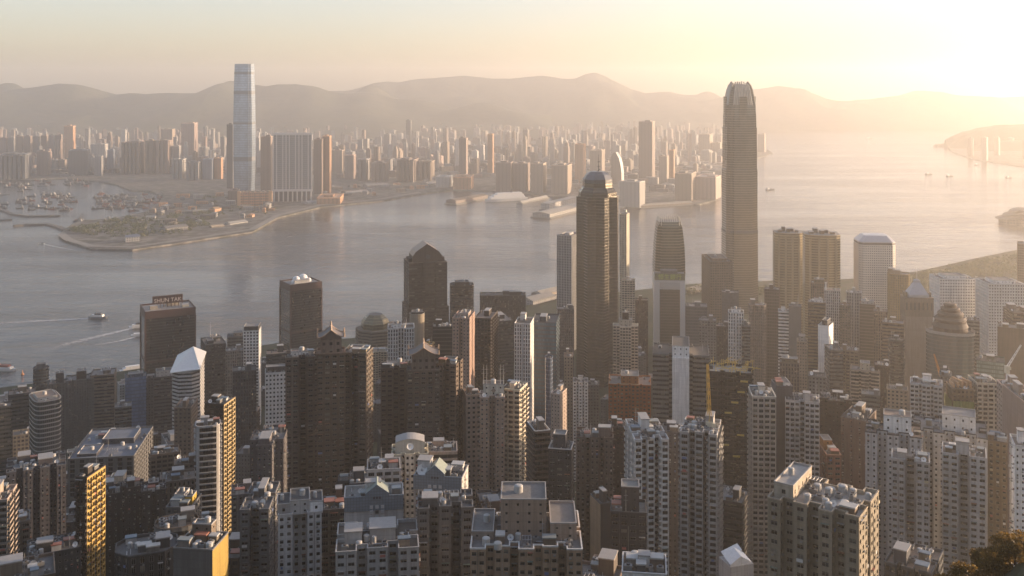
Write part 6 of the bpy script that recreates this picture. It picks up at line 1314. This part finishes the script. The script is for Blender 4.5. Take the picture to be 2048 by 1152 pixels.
# convention hall with wing shaped roofs, on the water at the frame edge
c = on_level(2052, 448); r = empty('convention_hall', (c.x, c.y, 0), -math.atan2(c.x, c.y) + .35); tag(r, 'convention hall with sweeping wing roofs reaching into the harbour', 'building')
b = MB(); b.prism(plan('round:26:2.4', 150, 70), -3, 16, 0); b.build('wall', farmat(FC['tan'], wx=8, fh=8), r)
for zc, wx, wy, hh in ((17, 170, 84, 13), (27, 130, 66, 15), (38, 96, 52, 14)):
    b = MB(); g = 16; P = np.zeros((g, g, 3))
    for i in range(g):
        for j in range(g):
            u, v = i / (g - 1) * 2 - 1, j / (g - 1) * 2 - 1; P[i, j] = (u * wx / 2 * (1 - .25 * v * v), v * wy / 2, zc + hh * (1 - u * u) * .8 + hh * .35 * v * v * abs(u) - 3 * abs(v))
    b.quads(np.stack([P[:-1, :-1], P[1:, :-1], P[1:, 1:], P[:-1, 1:]], axis=2).reshape(-1, 4, 3)); Q = P.copy(); Q[..., 2] -= 1.6
    b.quads(np.stack([Q[:-1, :-1], Q[:-1, 1:], Q[1:, 1:], Q[1:, :-1]], axis=2).reshape(-1, 4, 3))
    for e_, f_ in ((P[0], Q[0]), (P[-1], Q[-1]), (P[:, 0], Q[:, 0]), (P[:, -1], Q[:, -1])): b.quads(np.stack([e_[:-1], e_[1:], f_[1:], f_[:-1]], axis=1))
    b.build('wing_roof', flat((.17, .14, .11), .7), r)

# ferry piers, cruise ship and long terminal across the water
def shed(px0, py0, px1, py1, wid, h, label, roofc, wallc, name='pier_shed', cat='pier', pitched=True, z=0):
    a, b_ = on_level(px0, py0, 0), on_level(px1, py1, 0); d = b_ - a; L = d.length; r = empty(name, ((a.x + b_.x) / 2, (a.y + b_.y) / 2, z), math.atan2(d.y, d.x)); tag(r, label, cat)
    m = MB(); m.box(0, 0, -3, 3, L + 8, wid + 10); m.build('deck', roofmat((.25, .24, .22)), r); m = MB(); m.box(0, 0, 3.01, h, L, wid); m.build('wall', farmat(wallc, wx=6, fh=5), r)
    m = MB(); e = wid / 2 + 1; t = h + (5 if pitched else 1.5)
    if pitched: m.quads([[(-L / 2, -e, h + .01), (L / 2, -e, h + .01), (L / 2, 0, t), (-L / 2, 0, t)], [(L / 2, e, h + .01), (-L / 2, e, h + .01), (-L / 2, 0, t), (L / 2, 0, t)]]); m.poly([(-L / 2, e, h + .01), (-L / 2, -e, h + .01), (-L / 2, 0, t)]); m.poly([(L / 2, -e, h + .01), (L / 2, e, h + .01), (L / 2, 0, t)])
    else: m.box(0, 0, h + .01, t, L + 2, wid + 2, bottom=True)
    m.build('roof', roofmat(roofc), r); return r
shed(902, 409, 966, 397, 40, 14, 'long dark pier shed jutting from the far shore', (.18, .14, .11), FC['brown'])
shed(1040, 408, 1092, 396, 14, 6, 'thin pale pier beside the white cruise ship', (.45, .43, .40), FC['pale'])
shed(1082, 436, 1162, 416, 60, 14, 'broad pale terminal pier running out behind the starred bronze tower', (.46, .42, .36), FC['pale'])
shed(1090, 420, 1150, 405, 30, 20, 'raised pale terminal hall on the inner pier', (.5, .46, .4), FC['white'], pitched=False)
shed(1278, 416, 1380, 409, 26, 8, 'hazy ferry pier on the far point below the arts block', (.4, .36, .3), FC['tan'])
shed(327, 466, 371, 461, 36, 14, 'barrel like grey shed on the grassy point', (.22, .21, .2), FC['grey'], 'storage_shed', 'shed')
shed(250, 486, 279, 484, 30, 16, 'white colonnaded pavilion with blue roof on the grassy point', (.16, .2, .28), FC['white'], 'pavilion', 'building')
shed(424, 426, 437, 424, 26, 13, 'small orange lit hut beside the road on the point', (.45, .3, .18), FC['orange'], 'hut', 'building')
shed(455, 452, 490, 447, 26, 7, 'pale construction shed near the sea wall bend', (.46, .44, .4), FC['white'], 'storage_shed', 'shed')
shed(420, 458, 446, 455, 18, 6, 'small tan construction shed near the sea wall', (.4, .33, .25), FC['tan'], 'storage_shed', 'shed')
shed(610, 410, 665, 405, 44, 9, 'long white topped works hall below the white ribbed block', (.52, .5, .47), FC['white'], 'storage_shed', 'shed')
shed(730, 378, 775, 376, 60, 16, 'round backed grey hall near the curved shore', (.36, .34, .32), FC['grey'], 'storage_shed', 'shed')
shed(690, 390, 730, 386, 40, 8, 'low pale works hall near the curved shore', (.48, .45, .42), FC['pale'], 'storage_shed', 'shed')
shed(848, 372, 902, 366, 60, 10, 'gable roofed grey hall before the pale museum block', (.40, .37, .33), FC['pale'], 'storage_shed', 'shed')
shed(1052, 612, 1098, 600, 34, 10, 'long roofed ferry pier beside the wide dark waterfront slab', (.36, .34, .31), FC['grey'], 'ferry_pier', 'pier', z=1)
shed(1074, 598, 1112, 588, 28, 9, 'outer ferry pier roof catching the light by the ribbed slab', (.42, .38, .33), FC['tan'], 'ferry_pier', 'pier', z=1)
shed(1372, 590, 1402, 583, 26, 8, 'low ferry pier between white framed bank and brown hotel', (.4, .35, .28), FC['tan'], 'ferry_pier', 'pier', z=1)

# ------------------------------------------------------------------ boats
def hull(mb, L, Wd, h, mat=0, bow=.25, z0=-.8):
    st_ = [(-.5, .86), (-.3, 1), (.15, 1), (.5 - bow, .9), (.42, .5), (.5, .04)]
    top = [(L * u, Wd / 2 * v) for u, v in st_]; P = []
    for (xa, ya), (xb, yb) in zip(top[:-1], top[1:]):
        for sg in (1, -1):
            q = [(xa * .95, sg * ya * .8, z0), (xb * .95, sg * yb * .8, z0), (xb, sg * yb, h), (xa, sg * ya, h)]; P.append(q[::-1] if sg > 0 else q)
    mb.quads(P, mat); mb.quads([[(-L / 2 * .95, top[0][1] * .8, z0), (-L / 2 * .95, -top[0][1] * .8, z0), (-L / 2, -top[0][1], h), (-L / 2, top[0][1], h)]], mat)
    mb.poly([(x, -y, h - .3) for x, y in top] + [(x, y, h - .3) for x, y in top[::-1]], mat)
def boat(name, px, py, L, Wd, h, az, label, cat, hullc, decks, extra=None, group=None):
    c = on_level(px, py, 0); r = empty(name, (c.x, c.y, 0), az); tag(r, label, cat, group); m = MB(); hull(m, L, Wd, h); m.build('hull', hullc, r); z = h - .28
    for k, (u, l_, w_, hh, mt) in enumerate(decks): m = MB(); m.box(u * L, 0, z, z + hh, l_ * L, w_ * Wd, taper=.97); m.build('cabin' if k == 0 else 'upper_deck', mt, r); z += hh + .01
    if extra: extra(r, L, Wd, z)
    return r
def funnel(r, L, Wd, z): m = MB(); m.tube((-L * .12, 0, z), (-L * .14, 0, z + L * .07), L * .018, None, 8); m.build('funnel', M_dark, r); mast(r, L * .12, 0, z, L * .09, L * .004)
def derrick(r, L, Wd, z): m = MB(); m.tube((L * .15, 0, 2), (L * .15, 0, 22), .5, .3); m.tube((L * .15, 0, 5), (-L * .3, 0, 24), .5, .3); m.tube((L * .15, 0, 22), (-L * .3, 0, 24), .2); m.build('derrick', M_dark, r)
Wh = flat((.68, .66, .63), .5, name='white_paint'); Dk = flat((.06, .06, .07), .6); Rd = flat((.25, .07, .04), .6, name='red_paint')
boat('fast_ferry', 197, 636, 34, 10, 3.2, math.radians(-4), 'white ferry speeding with a long straight wake before the sea wall', 'ferry', flat((.25, .25, .26), .5), [(-.05, .6, .85, 3, Wh), (0, .35, .7, 2.4, M_dark)], funnel)
boat('fast_ferry', 277, 655, 30, 9, 3, math.radians(22), 'white ferry passing behind the name signed red edged tower', 'ferry', Wh, [(-.05, .6, .85, 3, Wh), (0, .3, .7, 2.2, M_dark)])
boat('fast_ferry', 279, 672, 26, 8, 2.6, math.radians(18), 'smaller ferry just below the one passing behind the red edged tower', 'ferry', Wh, [(-.05, .6, .85, 2.6, Wh)])
boat('passenger_ferry', 10, 741, 34, 10, 3.4, math.radians(-6), 'double decked white ferry entering at the frame edge', 'ferry', Wh, [(-.06, .72, .9, 2.6, Wh), (-.08, .55, .8, 2.4, Rd)], funnel)
boat('passenger_ferry', 268, 742, 38, 10, 3.2, math.radians(28), 'pale ferry moored at the foot of the name signed tower', 'ferry', Wh, [(-.05, .7, .85, 2.6, Wh), (-.05, .5, .7, 2.2, Wh)])
boat('motor_boat', 83, 488, 14, 4.5, 1.6, math.radians(190), 'tiny motor boat trailing a faint wake off the grassy point', 'boat', Wh, [(-.1, .4, .7, 1.8, M_dark)])
boat('cargo_vessel', 4, 441, 60, 13, 4, math.radians(8), 'dark cargo boat at the frame edge by the breakwater', 'ship', Dk, [(-.3, .2, .8, 8, Wh)], derrick)
boat('cruise_ship', 1012, 402, 165, 26, 10, math.radians(205), 'white cruise ship of stacked decks berthed at the far piers', 'ship', Wh, [(-.02, .82, .95, 7, Wh), (-.04, .72, .9, 7, Wh), (-.06, .6, .85, 6, Wh)], funnel)
for px, py, L, lab in ((1858, 349, 46, 'derrick boat alone on the bright channel, nearer the tallest tower'), (1900, 353, 44, 'derrick boat on the bright channel beside another one'), (2018, 356, 44, 'derrick boat on the bright channel at the frame edge'), (1541, 380, 44, 'derrick boat close beside the tallest tower'), (1955, 330, 40, 'flat cargo boat below the hazy headland'), (1740, 277, 60, 'tiny flat boat far out on the bright channel')):
    boat('derrick_boat', px, py, L, 14, 3.4, .5, lab, 'boat', Dk, [(-.32, .22, .8, 6, Wh)], derrick if L != 60 else None)
m = MB(); c = on_level(45, 749, 0); m.tube((0, 0, -.5), (0, 0, 1.2), 2.2, 2.2, 12); m.tube((0, 0, 1.2), (0, 0, 5.5), 1.2, .35, 8); m.dome((0, 0, 5.5), .7, .7, 8, 3); o = m.build('buoy', flat((.42, .16, .05), .6, name='orange_paint')); o.location = c; tag(o, 'small orange buoy floating near the double decked ferry', 'buoy')
# wakes: low ridges of broken foam on the water
fm_, t_, b_ = nodes('foam'); ge = N(t_, 'ShaderNodeNewGeometry'); tr = t_.nodes.new('ShaderNodeBsdfTransparent'); mx = t_.nodes.new('ShaderNodeMixShader'); uvn = N(t_, 'ShaderNodeUVMap'); sp = N(t_, 'ShaderNodeSeparateXYZ'); t_.links.new(uvn.outputs[0], sp.inputs[0])
b_.inputs['Base Color'].default_value = (.42, .42, .42, 1); b_.inputs['Roughness'].default_value = .8
nz = noise(t_, mapped(t_, ge.outputs['Position'], (.09, .2, .2)), 1.0, 5, .7); edge = math_(t_, 'SUBTRACT', 1.0, math_(t_, 'ABSOLUTE', math_(t_, 'MULTIPLY_ADD', sp.outputs[1], 2.0, -1.0)))
fac = math_(t_, 'MULTIPLY', math_(t_, 'MULTIPLY', edge, math_(t_, 'POWER', sp.outputs[0], .8)), ramp(t_, nz, .28, .62)); fac = math_(t_, 'MINIMUM', math_(t_, 'MULTIPLY', fac, 2.2), 1.0)
ou = [n for n in t_.nodes if n.type == 'OUTPUT_MATERIAL'][0]; t_.links.new(fac, mx.inputs[0]); t_.links.new(tr.outputs[0], mx.inputs[1]); t_.links.new(b_.outputs[0], mx.inputs[2]); t_.links.new(mx.outputs[0], ou.inputs[0])
def wake(pix, w0, w1, label):
    c = [on_level(a, b, 0) for a, b in pix]; L, Rr = [], []; m = MB(); n = len(c)
    for i, p in enumerate(c):
        d = (c[min(i + 1, n - 1)] - c[max(i - 1, 0)]).normalized(); nn = Vector((-d.y, d.x, 0)) * (w0 + (w1 - w0) * i / (n - 1)) / 2; L.append((p.x + nn.x, p.y + nn.y, .12)); Rr.append((p.x - nn.x, p.y - nn.y, .12))
    for i in range(n - 1): u0, u1 = 1 - i / (n - 1), 1 - (i + 1) / (n - 1); m.quads([[L[i], Rr[i], Rr[i + 1], L[i + 1]]], 0, [[(u0, 1), (u0, 0), (u1, 0), (u1, 1)]])
    tag(m.build('wake', fm_), label, kind='stuff')
wake([(191, 636), (165, 637.5), (130, 639.5), (90, 641.5), (40, 644), (-20, 648), (-80, 652)], 9, 34, 'long straight white wake behind the speeding ferry')
wake([(274, 655), (255, 659), (230, 665), (200, 672), (160, 682), (110, 694), (60, 704)], 8, 40, 'curving pale wake behind the second ferry')
wake([(276, 672), (260, 677), (240, 682), (205, 688), (165, 693)], 5, 18, 'faint wake behind the smallest ferry')
wake([(87, 488), (100, 491), (130, 497), (170, 503)], 4, 16, 'faint wake behind the tiny motor boat')
# barges rafted together in the typhoon shelter
def barges():
    rng = random.Random(3); protos = []
    for k in range(4):
        L = (34, 26, 42, 22)[k]; r = empty('barge', (0, 0, 0)); m = MB(); hull(m, L, L * .3, 3.2, 0, .2); m.build('hull', [Dk, flat((.10, .075, .06), .7), flat((.08, .09, .10), .6), Rd][k], r)
        m = MB(); m.box(-L * .3, 0, 2.95, 8, L * .22, L * .22); m.box(-L * .3, 0, 8.01, 10.5, L * .13, L * .16); m.build('cabin', [flat((.26, .25, .24), .6), flat((.2, .18, .16), .6), flat((.3, .29, .28), .6), flat((.22, .14, .1), .6)][k], r)
        if k != 3: derrick(r, L, L * .3, 0)
        protos.append(r)
    zones = [((2, 388), (150, 422), 46, .05), ((190, 385), (300, 424), 44, .3), ((60, 360), (200, 374), 22, .0), ((0, 366), (60, 384), 16, .1), ((235, 392), (330, 408), 12, .2), ((150, 438), (240, 446), 7, .1)]
    used = [False] * 4
    for (ax, ay), (bx, by), n, az in zones:
        for i in range(n):
            px, py = rng.uniform(ax, bx), rng.uniform(ay, by); k = rng.choices(range(4), [4, 4, 2, 3])[0]; c = on_level(px, py, 0); a = az + rng.gauss(0, .18) + (math.pi if rng.random() < .3 else 0)
            if not used[k]: r = protos[k]; used[k] = True
            else:
                r = protos[k].copy(); COL.objects.link(r)
                for ch in protos[k].children: q = ch.copy(); COL.objects.link(q); q.parent = r
            r.location = (c.x, c.y, 0); r.rotation_euler = (0, 0, a)
            tag(r, ['dark derrick barge', 'brown derrick barge', 'long grey derrick barge', 'small red work boat'][k] + ' rafted among others in the sheltered basin', 'barge', 'boats moored in the sheltered basin')
barges()

# site huts and stores scattered over the reclaimed land
rng = random.Random(17); hut_kinds = [('white', 'white roofed'), ('tan', 'tan'), ('grey', 'grey'), ('orange', 'rust red'), ('dark', 'dark')]
for k in range(95):
    if k < 55: px = rng.uniform(300, 545); py = rng.uniform(np.interp(px, [300, 545], [392, 386]), np.interp(px, [300, 450, 545], [452, 442, 428]))
    elif k < 80: px = rng.uniform(640, 860); py = rng.uniform(np.interp(px, [640, 860], [372, 360]), np.interp(px, [640, 760, 860], [404, 393, 378]))
    else: px = rng.uniform(20, 430); py = rng.uniform(345, 353)
    if 270 < px < 330 and py < 408: continue
    c = on_level(px, py, 4); ck, cn = rng.choice(hut_kinds); w_, d_, h = rng.uniform(14, 46), rng.uniform(10, 22), rng.uniform(5, 13); b = MB(); b.box(0, 0, 0, h, w_, d_); b.quads([[(-w_ / 2 - .5, -d_ / 2 - .5, h + .02), (w_ / 2 + .5, -d_ / 2 - .5, h + .02), (w_ / 2 + .5, 0, h + 2.6), (-w_ / 2 - .5, 0, h + 2.6)], [(w_ / 2 + .5, d_ / 2 + .5, h + .02), (-w_ / 2 - .5, d_ / 2 + .5, h + .02), (-w_ / 2 - .5, 0, h + 2.6), (w_ / 2 + .5, 0, h + 2.6)]], 1)
    o = b.build('site_hut', [farmat(FC[ck], wx=6, fh=5), roofmat(tuple(v * 1.2 for v in FC[ck]))]); o.location = c; o.rotation_euler = (0, 0, rng.choice([.2, .35, 1.7]) + rng.uniform(-.1, .1))
    zn = 'on the reclaimed land before the orange podium' if k < 55 else ('along the curved shore works' if k < 80 else 'behind the sheltered basin'); tag(o, cn + ' site hut scattered ' + zn, 'hut', 'site huts ' + zn)
# ------------------------------------------------------------------ the air
hm = bpy.data.materials.new('haze_air'); hm.use_nodes = True; ht = hm.node_tree; ht.nodes.clear()
ho = ht.nodes.new('ShaderNodeOutputMaterial'); pv = ht.nodes.new('ShaderNodeVolumePrincipled')
pv.inputs['Color'].default_value = (*HAZE_COL, 1); pv.inputs['Density'].default_value = HAZE_DENSITY; pv.inputs['Anisotropy'].default_value = HAZE_G
ht.links.new(pv.outputs[0], ho.inputs['Volume'])
mb = MB(); mb.box(0, 6900, -6, 690, 19000, 14400, bottom=True)
hz = mb.build('haze', hm); tag(hz, kind='stuff')
